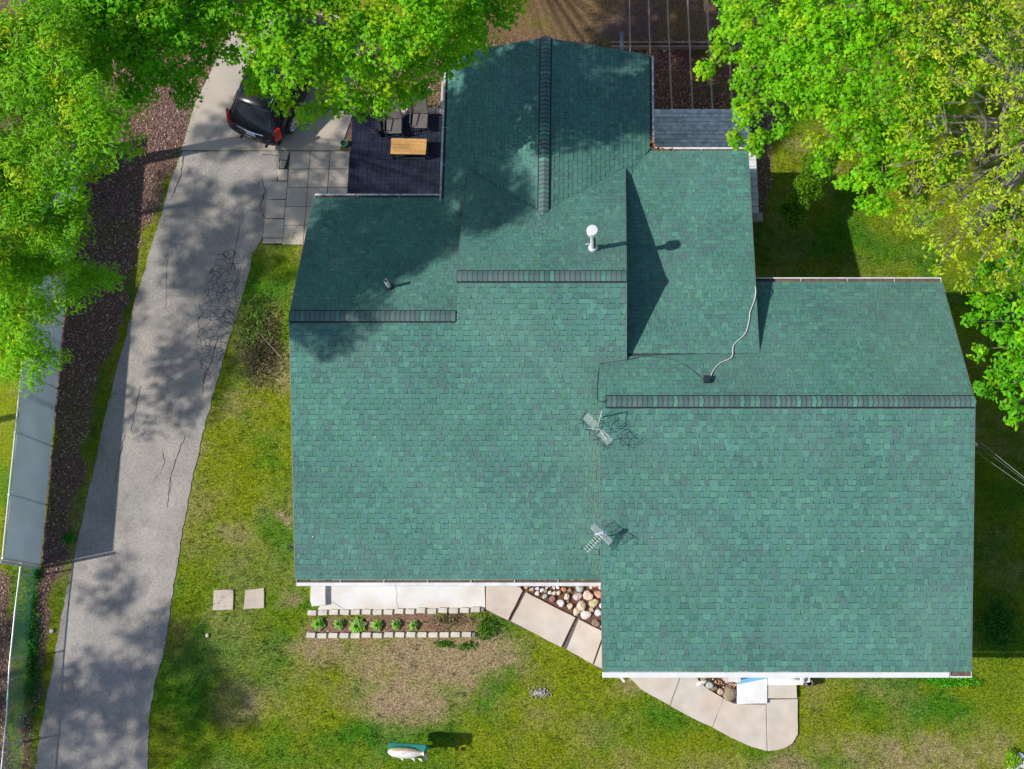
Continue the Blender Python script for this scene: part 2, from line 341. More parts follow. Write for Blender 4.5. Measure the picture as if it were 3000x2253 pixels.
gx = np.arange(-24, 17.01, 0.085); gy = np.arange(-5.5, 23.01, 0.085)
XX, YY = np.meshgrid(gx, gy); fx, fy = XX.ravel(), YY.ravel()
gc, mulg, dryg, _, _, _ = ground_colour(fx, fy)
gz = (fbm(fx, fy, 1.2, 3) - .5) * .012 - .012
nx_, ny_ = len(gx), len(gy)
vv = np.stack([fx, fy, gz], 1).tolist(); idx = np.arange(nx_ * ny_).reshape(ny_, nx_)
ff = np.stack([idx[:-1, :-1], idx[:-1, 1:], idx[1:, 1:], idx[1:, :-1]], -1).reshape(-1, 4)
# the sheet carries on to the horizon from the surveyed patch
e = 900.0; b0 = len(vv)
cx0, cx1, cy0, cy1 = gx[0], gx[-1], gy[0], gy[-1]
vv += [(-e, -e, -.02), (e, -e, -.02), (e, e, -.02), (-e, e, -.02)]
c00, c10, c11, c01 = int(idx[0, 0]), int(idx[0, -1]), int(idx[-1, -1]), int(idx[-1, 0])
ffl = ff.tolist() + [[b0, b0 + 1] + idx[0, ::-1].tolist(), [b0 + 1, b0 + 2] + idx[::-1, -1].tolist(), [b0 + 2, b0 + 3] + idx[-1, :].tolist(), [b0 + 3, b0] + idx[:, 0].tolist()]
me = bpy.data.meshes.new('ground'); me.from_pydata(vv, [], ffl)
at = me.attributes.new('Col', 'FLOAT_COLOR', 'POINT')
ca = np.ones((len(vv), 4)); ca[:len(gc), :3] = gc; ca[len(gc):, :3] = (0.08, 0.11, 0.02)
at.data.foreach_set('color', ca.ravel()); me.materials.append(M['ground'])
go = bpy.data.objects.new('ground', me); place(go, (0, 0, 0)); tag(go, kind='structure')

HARD = [DRIVE_R + DRIVE_L, [(530, 445), (690, 60), (1045, 60), (1027, 360), (1035, 572), (770, 720)], [(905, 1690), (1420, 1690), (1420, 1790), (905, 1790)],
        [(1419, 1690), (1800, 1690), (1800, 1975), (1740, 1950), (1660, 1900), (1490, 1822), (1419, 1790)],
        [(1846, 1980), (1880, 2020), (1925, 2047), (1975, 2076), (2085, 2132), (2200, 2187), (2240, 2200), (2280, 2197), (2310, 2182), (2337, 2150), (2337, 1980)],
        [(1030, 330), (1310, 330), (1310, 575), (1020, 575)]]
def scatter(n, keep, region=(-18.5, 13.0, -3.2, 20.5)):
    X = RNG.uniform(region[0], region[1], n); Y = RNG.uniform(region[2], region[3], n)
    c, mul, dry, lush, ix, iy = ground_colour(X, Y)
    rx, ry = npproj(X, Y)
    ok = keep(mul, dry, lush, rx, ry) & (rx > -40) & (rx < 3060) & (ry > -60) & (ry < 2320)
    jx = rx + (fbm(X, Y, .5, 201) - .5) * 34 + RNG.normal(0, 3, n); jy = ry + (fbm(X, Y, .5, 202) - .5) * 20
    ok &= ~inpoly(jx, jy, HARD[0])
    for p in HARD[1:]: ok &= ~inpoly(rx + RNG.normal(0, 1.5, n), ry, p)
    ok &= ~((X > -8.2) & (X < -.2) & (Y > 3.0) & (Y < 13)) & ~((X > .1) & (X < 9.3) & (Y > .6) & (Y < 10.5)) & ~((X > -4.8) & (X < 4) & (Y > 5) & (Y < 14.5))
    return X[ok], Y[ok], c[ok], dry[ok], lush[ok]
def strips(name, X, Y, colr, ln, wd, m, lay, zlo=0.0):
    n = len(X); a = RNG.uniform(0, 6.283, n); t = RNG.normal(0, lay, n); ln = ln * RNG.uniform(.6, 1.3, n); wd = wd * RNG.uniform(.7, 1.3, n)
    dx, dy = np.cos(a), np.sin(a); lean = np.clip(np.abs(t), 0, 1.2)
    h = ln * np.cos(lean); o = ln * np.sin(lean)
    lx, ly = np.cos(a + 1.57 * RNG.choice([-1, 1], n)), np.sin(a + 1.57)
    P = np.zeros((n, 3, 3)); P[:, 0] = np.stack([X - dx * wd, Y - dy * wd, np.full(n, zlo)], 1); P[:, 1] = np.stack([X + dx * wd, Y + dy * wd, np.full(n, zlo)], 1)
    P[:, 2] = np.stack([X + lx * o, Y + ly * o, zlo + h], 1)
    return rawmesh(name, P.reshape(-1, 3), np.arange(n * 3).reshape(-1, 3), colr, m)
def rawmesh(name, V, F, colr, m):
    me = bpy.data.meshes.new(name); k = F.shape[1]
    me.vertices.add(len(V)); me.vertices.foreach_set('co', V.astype(np.float32).ravel())
    me.loops.add(F.size); me.loops.foreach_set('vertex_index', F.astype(np.int32).ravel())
    me.polygons.add(len(F)); me.polygons.foreach_set('loop_start', np.arange(0, F.size, k, dtype=np.int32))
    me.update(calc_edges=True)
    at = me.attributes.new('Col', 'FLOAT_COLOR', 'FACE'); ca = np.ones((len(F), 4)); ca[:, :3] = colr; at.data.foreach_set('color', ca.ravel())
    me.materials.append(m); return me
X, Y, c, dry, lush = scatter(620000, lambda mul, dry, lush, x, y: RNG.random(len(mul)) > np.clip(mul * 1.25 + dry * .35, 0, .985))
cj = c * RNG.uniform(.65, 1.55, len(X))[:, None] * np.array([1, 1, 1]) * (1 + RNG.normal(0, .12, (len(X), 3)))
cj *= (.55 + .9 * vnoise(X, Y, .16, 77))[:, None]
cj[RNG.random(len(X)) < .05] = (0.36, 0.33, 0.13)
o = bpy.data.objects.new('grass', strips('grass', X, Y, np.clip(cj, .004, .6), .060, .0085, M['blade'], .75)); place(o, (0, 0, 0)); tag(o, 'short yellow green lawn grass growing round the house and drive', 'grass', kind='stuff')
X, Y, c, dry, lush = scatter(9000, lambda mul, dry, lush, x, y: (mul < .3) & (RNG.random(len(mul)) < .35 + .5 * lush))
n = len(X); kk = 9; XX_ = np.repeat(X, kk) + RNG.normal(0, .045, n * kk); YY_ = np.repeat(Y, kk) + RNG.normal(0, .045, n * kk); cc_ = np.repeat(c * RNG.uniform(.45, 1.5, n)[:, None], kk, 0) * RNG.uniform(.7, 1.4, n * kk)[:, None] * np.array([.85, 1.15, 1.0])
o = bpy.data.objects.new('lawn_tufts', strips('lawn_tufts', XX_, YY_, np.clip(cc_, .004, .6), .105, .011, M['blade'], .85)); place(o, (0, 0, 0)); tag(o, 'scattered taller tufts and clover in the lawn', 'grass tufts', kind='stuff')
X, Y, c, dry, lush = scatter(260000, lambda mul, dry, lush, x, y: (mul > .5) & (RNG.random(len(mul)) < .75))
rx, ry = npproj(X, Y); bed = (rx > 880) & (rx < 1430) & (ry > 1700)
k = ~bed | (RNG.random(len(X)) < .15); X, Y = X[k], Y[k]; rx = rx[k]; ry = ry[k]
pal = np.array([[.16, .085, .075], [.10, .05, .045], [.23, .15, .125], [.06, .035, .03], [.30, .22, .17], [.14, .09, .05]])
cj = pal[RNG.integers(0, 6, len(X))] * RNG.uniform(.9, 2.3, len(X))[:, None]
redz = (rx > 1850) & (ry < 330); cj[redz] *= np.array([1.7, .9, .9])
n = len(X); a = RNG.uniform(0, 6.28, n); L = RNG.uniform(.02, .05, n); W = RNG.uniform(.010, .022, n); tx = RNG.normal(0, .35, n)
q = np.zeros((n, 4, 3)); ca_, sa_ = np.cos(a), np.sin(a)
for i, (u, v) in enumerate(((-1, 0), (0, -1), (1, 0), (0, 1))):
    q[:, i, 0] = X + ca_ * u * L - sa_ * v * W; q[:, i, 1] = Y + sa_ * u * L + ca_ * v * W; q[:, i, 2] = .012 + np.abs(tx) * .02 + u * tx * L * .9 + v * W * .4
o = bpy.data.objects.new('leaf_litter', rawmesh('leaf_litter', q.reshape(-1, 3), np.arange(n * 4).reshape(-1, 4), cj, M['litter'])); place(o, (0, 0, 0)); tag(o, 'purple brown dead leaves and bark chips covering the beds', 'leaf litter', kind='stuff')

# ------------------------------------------------------------------ drive and paving
mb = MB(); P = sheet(DRIVE_R + DRIVE_L, .012, jit=.022, step=.14, seed=4); mb.prism([p - Vector((0, 0, .05)) for p in P], .05); drive = struct('driveway', mb, M['asphalt'])
M['crack'] = mat('crack_tar', (0.030, 0.029, 0.030), rough=.95, var=.2, fine=0)
def ribbon(pix, w, z, seed=0):
    rg = random.Random(seed); pts = [U(x, y, z) for x, y in pix]; fine = []
    for i in range(len(pts) - 1):
        n = max(1, int((pts[i + 1] - pts[i]).length / .09))
        for k in range(n): fine.append(pts[i].lerp(pts[i + 1], k / n) + Vector((rg.uniform(-.022, .022), rg.uniform(-.022, .022), 0)))
    fine.append(pts[-1]); m_ = MB(); L = []; R_ = []
    for i, p in enumerate(fine):
        d = (fine[min(i + 1, len(fine) - 1)] - fine[max(i - 1, 0)]).normalized(); q = Vector((-d.y, d.x, 0)) * w * rg.uniform(.4, 1.2) * (0.4 if i in (0, len(fine) - 1) else 1)
        L.append(p + q); R_.append(p - q)
    for i in range(len(fine) - 1): m_.poly([R_[i], R_[i + 1], L[i + 1], L[i]])
    return m_
for i, (pp, w_) in enumerate([([(705, 655), (690, 720), (678, 790)], .012), ([(715, 745), (700, 800), (688, 850)], .010), ([(412, 1130), (400, 1180), (384, 1265)], .010), ([(545, 1275), (520, 1330), (498, 1400), (490, 1490)], .012),
        ([(478, 1320), (482, 1350), (470, 1390)], .010), ([(366, 1270), (350, 1340), (336, 1420)], .012), ([(640, 985), (618, 1060), (592, 1130)], .012), ([(612, 1100), (600, 1090), (594, 1155)], .010), ([(490, 740), (488, 830), (486, 910)], .008),
        ([(540, 455), (528, 520), (498, 590)], .018), ([(500, 1395), (500, 1450)], .008), ([(765, 520), (778, 560), (762, 600), (775, 640)], .014), ([(818, 455), (770, 452), (760, 460)], .014), ([(640, 1010), (700, 1000)], .008)]):
    ribbon(pp, w_, .0145, i).obj('crack', M['crack'], drive)
# concrete parking pad
mb = MB(); P = sheet([(532, 439), (572, 300), (640, 165), (690, 40), (1060, 40), (1045, 300), (996, 440)], .022); mb.prism([p - Vector((0, 0, .09)) for p in P], .09); struct('parking_pad', mb, M['pad'])
# large grey pavers
mb = MB(); P = sheet([(776, 448), (1030, 444), (1016, 716), (770, 716), (762, 640)], .004); mb.prism([p - Vector((0, 0, .02)) for p in P], .02); pv = struct('paved_path', mb, M['soil'])
def lx(x0, x1, y): return x0 + (x1 - x0) * (y - 441) / (660 - 441)
rows = [443, 495.5, 550, 605, 660, 717, 774]; cols = [(850.6, 832), (910, 893), (969, 952), (1026, 1013)]
def slab(pix, z0, z1, m, parent, name, jit=0, seed=0, shrink=0.012, **kw):
    P = sheet(pix, 0, jit=jit, step=.2, seed=seed); c_ = sum(P, Vector()) / len(P)
    P = [p + (c_ - p).normalized() * shrink for p in P]
    mb = MB(); n = len(P); top = [p + Vector((0, 0, z1 - .006)) for p in P]; tin = [t + (c_ - p).normalized() * .009 + Vector((0, 0, .006)) for t, p in zip(top, P)]
    bot = [p + Vector((0, 0, z0)) for p in P]
    mb.faces(bot + top + tin, [tuple(range(n - 1, -1, -1)), tuple(range(2 * n, 3 * n))] + [(i, (i + 1) % n, n + (i + 1) % n, n + i) for i in range(n)] + [(n + i, n + (i + 1) % n, 2 * n + (i + 1) % n, 2 * n + i) for i in range(n)])
    return mb.obj(name, m, parent, **kw)
for r in range(5):
    for cc in range(3):
        y0, y1 = rows[r], rows[r + 1]
        a = [(lx(*cols[cc], y0), y0), (lx(*cols[cc + 1], y0), y0), (lx(*cols[cc + 1], y1), y1), (lx(*cols[cc], y1), y1)]
        slab(a, -.03, .028 + random.uniform(-.004, .006), M['paver'], pv, 'paver')
for a in [[(821, 442), (849, 443), (841, 470), (821, 468)], [(821, 469), (841, 471), (833, 494), (820, 494)], [(812, 496), (844, 496), (843, 530), (815, 530)]]: slab(a, -.03, .03, M['paver'], pv, 'paver')
for k, (y0, y1) in enumerate([(531, 584), (585, 640), (641, 697), (698, 713)]):
    f = lambda y: 787 - (y - 531) * .10; g = lambda y: 843 - (y - 531) * .083
    slab([(f(y0), y0), (g(y0), y0), (g(y1), y1), (f(y1), y1)], -.03, .03, M['paver'], pv, 'paver')
# blue-black brick patio: module = pair of half bricks, turned every other module
mb = MB(); P = sheet([(1034, 325), (1330, 325), (1330, 575), (1021, 575)], .006); mb.prism([p - Vector((0, 0, .04)) for p in P], .04); pat = struct('brick_patio', mb, M['vent'])
def module(rz):
    mb = MB(); g = .147
    for s_ in (-1, 1):
        c_ = Matrix.Rotation(rz, 3, 'Z') @ Vector((0, s_ * g / 4, .012)); mb.box(c_, (g - .012, g / 2 - .011, .026), rz, bev=.004)
    return mb
MM = [module(0).mesh('paver_pair', M['brick'], (0, 0, 0)), module(math.pi / 2).mesh('paver_pair', M['brick'], (0, 0, 0))]
p0 = U(1034, 357); yA = U(1150, 573).y; yB = U(1150, 332).y; cells = []
yy = yA; r = 0
while yy < yB:
    xl = (1022.0 + (573 - proj(-5.5, yy, 0)[1]) * .061 - PX) / (FPX * ct - (PY - proj(-5.5, yy, 0)[1]) * st) * H
    xx = -8.75
    while xx < -4.62:
        if xx > xl: cells.append((xx, yy, r))
        xx += .147
    yy += .147; r += 1
cells.sort(key=lambda q_: q_[1]); rest = MB()
for k, (x_, y_, r_) in enumerate(cells):
    typ = (int(round(x_ / .147)) + r_) % 2
    if k < 300: share('paver', MM[typ], (x_, y_, .008 + random.uniform(-.002, .003)), pat)
    else:
        for s_ in (-1, 1):
            rz = 0 if typ == 0 else math.pi / 2; c_ = Matrix.Rotation(rz, 3, 'Z') @ Vector((0, s_ * .147 / 4, .020)); rest.box(Vector((x_, y_, 0)) + c_, (.135, .0625, .026), rz, bev=.004)
if rest.v: rest.obj('pavers_beyond', M['brick'], pat, kind='stuff')
M['stoopwhite'] = mat('stoop_paint', (.70, .70, .70), rough=.7, var=.07, vscale=2.5, fine=.05, tint=(.55, .53, .50), tscale=2, tamt=.4)
# pale front slab, step and edging
mb = MB(); P = sheet([(940, 1640), (1419, 1640), (1419, 1700), (1421, 1783), (1190, 1784), (985, 1789), (930, 1786), (940, 1770)], .035, jit=.006, step=.3); mb.prism([p - Vector((0, 0, .1)) for p in P], .1); fs = struct('front_slab', mb, M['conc'])
for k, pp in enumerate([[(1160, 1708), (1162, 1758), (1168, 1783)], [(962, 1757), (984, 1770), (1008, 1782)]]): ribbon(pp, .008, .0375, 60 + k).obj('crack', M['block2'], fs)
mb = MB(); P = sheet([(914, 1640), (957, 1640), (957, 1773), (918, 1776), (913, 1760), (916, 1700)], 0, jit=.005, step=.3); mb.prism(P, .19); struct('front_step', mb, M['conc'])
# walkway of three tilted slabs and the lower walk
mb = MB(); P = sheet([(1419, 1640), (1800, 1640), (1800, 1985), (1740, 1948), (1660, 1900), (1490, 1820), (1420, 1785)], .006); mb.prism([p - Vector((0, 0, .03)) for p in P], .03); wk = struct('walkway', mb, mat('joint_soil', (.13, .10, .085), rough=.95, var=.2, vscale=8, fine=.2))
slab([(1424, 1660), (1485, 1660), (1533, 1731), (1489, 1818), (1424, 1786)], -.02, .09, M['walk'], wk, 'slab', .006, 1)
slab([(1541, 1734), (1687, 1809), (1645, 1897), (1496, 1820)], -.02, .085, M['walk'], wk, 'slab', .006, 2)
slab([(1696, 1813), (1770, 1850), (1737, 1947), (1659, 1902)], -.02, .08, M['walk'], wk, 'slab', .006, 3)
slab([(1772, 1852), (1840, 1880), (1832, 1990), (1739, 1948)], -.02, .08, M['walk'], wk, 'slab', .006, 4)
LW = [[(1838, 1900), (2010, 1930), (1991, 1985), (1962, 2066), (1930, 2048), (1880, 2020), (1846, 1985), (1830, 1975)],
      [(2012, 1930), (2040, 1980), (2045, 1991), (2070, 2015), (2118, 2044), (2113, 2062), (2086, 2129), (2030, 2104), (1965, 2069), (1993, 1987)],
      [(2120, 2046), (2150, 2062), (2243, 2064), (2246, 2200), (2200, 2187), (2140, 2160), (2088, 2131)],
      [(2245, 2048), (2337, 2047), (2337, 2150), (2322, 2176), (2300, 2190), (2275, 2197), (2248, 2200)]]
mb = MB(); P = sheet([(1836, 1900), (2010, 1935), (2042, 1992), (2068, 2014), (2118, 2046), (2160, 2062), (2243, 2062), (2245, 2050), (2332, 2050), (2334, 2148), (2308, 2180), (2278, 2193), (2245, 2196), (2200, 2184), (2088, 2128), (1964, 2066), (1882, 2018), (1850, 1986)], 0); P = [p for p in P]; mb.prism(P, .050); mb.obj('joint_fill', mat('walk_joint', (.30, .24, .19), rough=.95), wk)
for k, a in enumerate(LW): slab(a, -.03, .06, M['walk'], wk, 'slab', .007, 20 + k, shrink=.002)
slab([(2245, 1900), (2330, 1900), (2334, 2046), (2245, 2046)], 0, .13, M['walk'], wk, 'slab', .004, 31)
mb = MB(); P = sheet([(2160, 1880), (2245, 1880), (2245, 2060), (2158, 2062)], 0, jit=.004, step=.3); mb.prism(P, .17); stp = struct('stoop', mb, M['stoopwhite'])
mb = MB(); P = sheet([(2247, 1880), (2346, 1880), (2350, 2006), (2247, 2006)], 0, jit=.003, step=.3); mb.prism(P, .21); mb.obj('threshold', M['stoopwhite'], stp)
mb = MB(); P = ccw([U(x, y, .176) for x, y in ((2161, 1990), (2200, 1984), (2262, 1982), (2262, 1985), (2212, 1994), (2161, 2005))]); mb.prism([p - Vector((0, 0, .004)) for p in P], .012); tag(mb.obj('blue_shadow', mat('pale_blue_shadow', (.16, .42, .62), rough=.6, var=.05)), 'pale blue wedge standing in for a shadow on the white stoop by the front path', 'painted shadow')  # thin blue sheet stands in for a bluish shadow on the stoop
# stepping stones on the lawn
for a, lab, sd_ in [([(626, 1729), (686, 1726), (684, 1786), (623, 1789)], 'pale square stepping stone lying left of its neighbour on the lawn', 5), ([(718, 1728), (776, 1721), (776, 1782), (714, 1785)], 'pale square stepping stone nearest the house with a chipped lower left corner', 6)]:
    o = slab(a, -.02, .045, M['paver'], None, 'stepping_stone', .012, sd_); tag(o, lab, 'stepping stone', 'stepping stones on the side lawn')
# concrete step at the east wall
mb = MB(); P = sheet([(2195, 630), (2232, 629), (2233, 652), (2195, 652)], 0); mb.prism(P, .2); struct('side_step', mb, M['pad'])

# ------------------------------------------------------------------ flower bed edging
eb = thing('flower_bed', 'narrow planting bed edged with two rows of pale concrete blocks', 'flower bed', U(1150, 1830))
def edge_block(w_):
    mb = MB(); mb.box((-.045, 0, .06), (w_ - .10, .155, .12), bev=.012); return mb.mesh('edging_block', M['block'], (0, 0, 0))
def edge_key(): mb = MB(); mb.box((0, 0, .035), (.115, .125, .09), bev=.008); return mb.mesh('edging_key', M['block2'], (0, 0, 0))
EBm, EKm = edge_block(.36), edge_key()
for (x0, y0, x1, y1, n) in ((921, 1796, 1399, 1787, 16), (918, 1861, 1373, 1860, 15)):
    for k in range(n):
        t = k / (n - 1); p = U(x0 + (x1 - x0) * t, y0 + (y1 - y0) * t + random.uniform(-1.5, 1.5)); rz = random.uniform(-.05, .05)
        b_ = share('block', EBm, p, eb, rz); share('key', EKm, p + Vector((.145, 0, 0)), b_, rz)

# ------------------------------------------------------------------ river stones
mb = MB(); P = sheet([(1480, 1640), (1800, 1640), (1800, 1862), (1700, 1812), (1541, 1734), (1487, 1698)], .010); mb.prism([p - Vector((0, 0, .03)) for p in P], .03); sb = struct('stone_bed', mb, mat('red_soil', (.12, .055, .035), rough=.95, var=.3, vscale=8, fine=.3))
SC = dict(w=(.66, .62, .60), c=(.60, .50, .38), t=(.46, .36, .25), b=(.24, .17, .13), o=(.50, .24, .12), ol=(.30, .25, .17), g=(.40, .43, .40), p=(.55, .42, .38), s=(.54, .29, .20), m=(.42, .34, .36))
ST = [(150,145,45,'t'),(255,185,75,'b'),(365,235,48,'t'),(340,150,45,'w'),(455,150,50,'w'),(590,140,50,'w'),(500,200,45,'m'),(560,260,50,'w'),(465,275,50,'p'),(560,345,55,'w'),(640,290,50,'w'),(675,190,58,'ol'),(700,300,52,'ol'),(765,210,45,'p'),(690,395,55,'g'),(820,440,72,'b'),(775,330,45,'w'),(850,340,50,'c'),(930,335,52,'c'),(820,150,50,'w'),(845,245,38,'w'),(910,235,48,'w'),(880,180,32,'g'),(960,155,40,'p'),(1040,150,52,'g'),(1130,180,65,'w'),(1020,275,58,'o'),(1120,290,52,'ol'),(1070,405,78,'c'),(965,510,92,'w'),(1125,565,72,'c'),(1260,400,100,'p'),(1290,245,95,'g'),(1280,145,55,'w'),(1420,150,70,'o'),(1565,195,72,'o'),(1490,235,42,'c'),(1440,385,108,'c'),(1615,360,90,'s'),(1320,570,112,'c'),(1540,510,105,'t'),(1240,660,80,'c'),(1400,715,108,'w'),(1500,625,52,'t'),(1610,680,90,'w'),(1570,860,95,'b'),(1665,560,52,'w'),(1690,920,40,'w'),(700,130,50,'p'),(890,115,42,'w'),(1650,240,50,'c'),(1170,110,50,'w'),(1340,90,50,'w'),(1240,330,30,'b'),(1560,330,30,'b'),(420,220,30,'b'),(600,200,34,'m'),(1010,190,30,'w'),(720,250,30,'w'),(1090,480,34,'b')]
for k, (zx, zy, d, cc) in enumerate(ST):
    p = U(1480 + zx / 5.93, 1680 + zy / 5.93, .05); r = d / 5.93 / 2 * .0108 * 1.42; rg = random.Random(k)
    mb = MB(); co = tuple(min(1, v * rg.uniform(.9, 1.08)) for v in SC[cc])
    mb.blob(p + Vector((0, 0, .02)), (r * rg.uniform(.9, 1.15), r * rg.uniform(.85, 1.1), r * .62), co, seed=k, rz=rg.uniform(0, 3), n=9, rings=6, rough=.24, flat=.52)
    mb.obj('stone', M['stone'], sb)
# pea gravel and kerb stones by the stoop
mb = MB(); P = sheet([(2042, 1960), (2160, 1900), (2160, 2060), (2130, 2050), (2085, 2018)], .010); mb.prism([p - Vector((0, 0, .03)) for p in P], .03); gb = struct('gravel_bed', mb, M['soil'])
mb = MB(); rg = random.Random(5)
for k in range(520):
    px_, py_ = rg.uniform(2046, 2158), rg.uniform(1955, 2048)
    if py_ > 1990 + (px_ - 2046) * .52: continue
    co = rg.choice([(.55, .26, .13), (.62, .42, .28), (.40, .20, .12), (.66, .55, .45), (.30, .17, .11)])
    mb.blob(U(px_, py_, .03), (.017 * rg.uniform(.7, 1.3), .028 * rg.uniform(.7, 1.3), .014), co, seed=k, rz=rg.uniform(0, 3), n=6, rings=4, rough=.1)
mb.obj('gravel', M['stone'], gb, kind='stuff')
for k, (px_, py_, a, b_, co) in enumerate([(2055, 2000, .16, .07, 'w'), (2079, 2007, .12, .11, 'g'), (2093, 2017, .10, .06, 'b'), (2111, 2026, .10, .10, 't'), (2137, 2032, .19, .22, 'b'), (2132, 1990, .12, .12, 'm')]):
    mb = MB(); mb.blob(U(px_, py_, .07), (a, b_, .10), SC[co] if k != 4 else (.27, .21, .14), seed=k + 70, n=12, rings=8, rough=.13, flat=.5, rz=.3); mb.obj('stone', M['stone'], gb)
# ------------------------------------------------------------------ house
hs = thing('house', 'single storey house with many green shingled gable roofs and white gutters', 'house', (0.5, 6.0, 0))
P1 = (1.991, .33); P2 = (2.926, .33); PD = (8.096, -.42); PC = (6.088, -.18); R1 = (8.973, -.42); R2 = (10.055, -.45)
zY = lambda pl: (lambda X, Y: pl[0] + pl[1] * Y)
GX = -1.92; GZ = 4.39; zGW = lambda X, Y: GZ + .33 * (X - GX); zGE = lambda X, Y: GZ - .33 * (X - GX)
XL, XM, XE, XC = -8.745, -4.19, .41, 4.06
YE1, YE2 = 2.40, -.08
def xr(Y): return 9.775 + (9.686 - 9.775) * (Y - YE2) / 7.03 if Y < 6.896 else 9.686 + (9.50 - 9.686) * (Y - 6.896) / 3.9
def roof_poly(name, pts, zf, down=.13):
    """roof deck: a slab under the shingles"""
    pts = ccw([(x, y) for x, y in pts]); mb = MB(); n = len(pts)
    T = [Vector((x, y, zf(x, y) - .012)) for x, y in pts]; B = [p - Vector((0, 0, down)) for p in T]
    mb.faces(B + T, [tuple(range(n - 1, -1, -1)), tuple(range(n, 2 * n))] + [(i, (i + 1) % n, n + (i + 1) % n, n + i) for i in range(n)])
    return mb.obj(name, M['under'], hs)
SHC = (.085, .165, .145)
rf = roof_poly('roof', [(XL, YE1), (-.22, YE1), (-.22, 8.14), (XE, 8.14), (XE, 10.34), (XM, 10.34), (XM, 9.31), (XL, 9.31)], zY(P1))
roof_poly('rear_left_roof', [(XL, 9.31), (XM + .3, 9.31), (XM + .3, 12.65), (XM, 12.70), (-4.91, 13.27), (-4.91, 13.47), (XL, 13.47)], zY(R1))
roof_poly('upper_rear_roof', [(XM, 10.34), (XE, 10.34), (XE, 14.30), (GX, 12.59), (XM, 14.26)], zY(R2))
roof_poly('front_right_roof', [(-.215, YE2), (9.775, YE2), (9.686, 6.896), (-.318, 6.896)], zY(P2))
roof_poly('rear_right_roof', [(-.318, 6.896), (9.686, 6.896), (9.50, 10.78), (3.9, 10.78), (3.9, 8.40), (XE - .02, 8.40), (XE - .02, 8.14), (-.30, 8.14)], zY(PD))
roof_poly('shallow_rear_roof', [(XE - .3, 8.38), (XC, 8.38), (XC + .02, 14.92), (1.153, 14.92), (XE - .3, 13.6)], zY(PC))
roof_poly('gable_west_roof', [(-4.91, 13.27), (XM, 12.70), (XM, 14.26), (GX, 12.59), (GX, 18.08), (-4.91, 18.08)], zGW)
roof_poly('gable_east_roof', [(GX, 12.59), (XE, 14.30), (XE, 13.75), (1.153, 15.0), (1.153, 18.08), (GX, 18.08)], zGE)
mb = MB(); z_ = zY(P1)(0, 8.14)
mb.faces([(-.30, 8.05, z_ - .002), (XE, 8.05, z_ + .0), (XE, 8.14, z_ + .022), (-.30, 8.14, z_ + .022), (XE, 8.23, z_ + .030), (-.30, 8.23, z_ + .030)], [(0, 1, 2, 3), (3, 2, 4, 5)], SHC)
mb.obj('valley_strip', M['shingle'], hs)
def walls(axis, lo, hi, prof):
    mb = MB(); pr = [(lo, *q) if axis == 'X' else (q[0], lo, q[1]) for q in prof]; pe = [(hi, *q) if axis == 'X' else (q[0], hi, q[1]) for q in prof]; n = len(prof)
    mb.faces(pr + pe, [tuple(range(n)), tuple(range(2 * n - 1, n - 1, -1))] + [((i + 1) % n, i, n + i, n + (i + 1) % n) for i in range(n)])
    return mb.obj('wall', M['siding'], hs)
g = .17
walls('X', XL + .3, -.5, [(2.75, 0), (2.75, P1[0] + P1[1] * 2.75 - g), (9.31, 5.063 - g), (13.1, R1[0] + R1[1] * 13.1 - g), (13.1, 0)])
walls('X', XM + .2, XE - .2, [(8.5, 0), (8.5, P1[0] + P1[1] * 8.5 - g), (10.34, 5.40 - g), (13.6, R2[0] + R2[1] * 13.6 - g), (13.6, 0)])
walls('X', .0, 9.25, [(.45, 0), (.45, P2[0] + P2[1] * .45 - g), (6.896, 5.20 - g), (10.4, PD[0] + PD[1] * 10.4 - g), (10.4, 0)])
walls('X', -.1, XC - .25, [(8.6, 0), (8.6, PC[0] + PC[1] * 8.6 - g), (14.5, PC[0] + PC[1] * 14.5 - g), (14.5, 0)])
walls('Y', 12.9, 17.75, [(-4.6, 0), (-4.6, zGW(-4.6, 0) - g), (GX, GZ - g), (.85, zGE(.85, 0) - g), (.85, 0)])

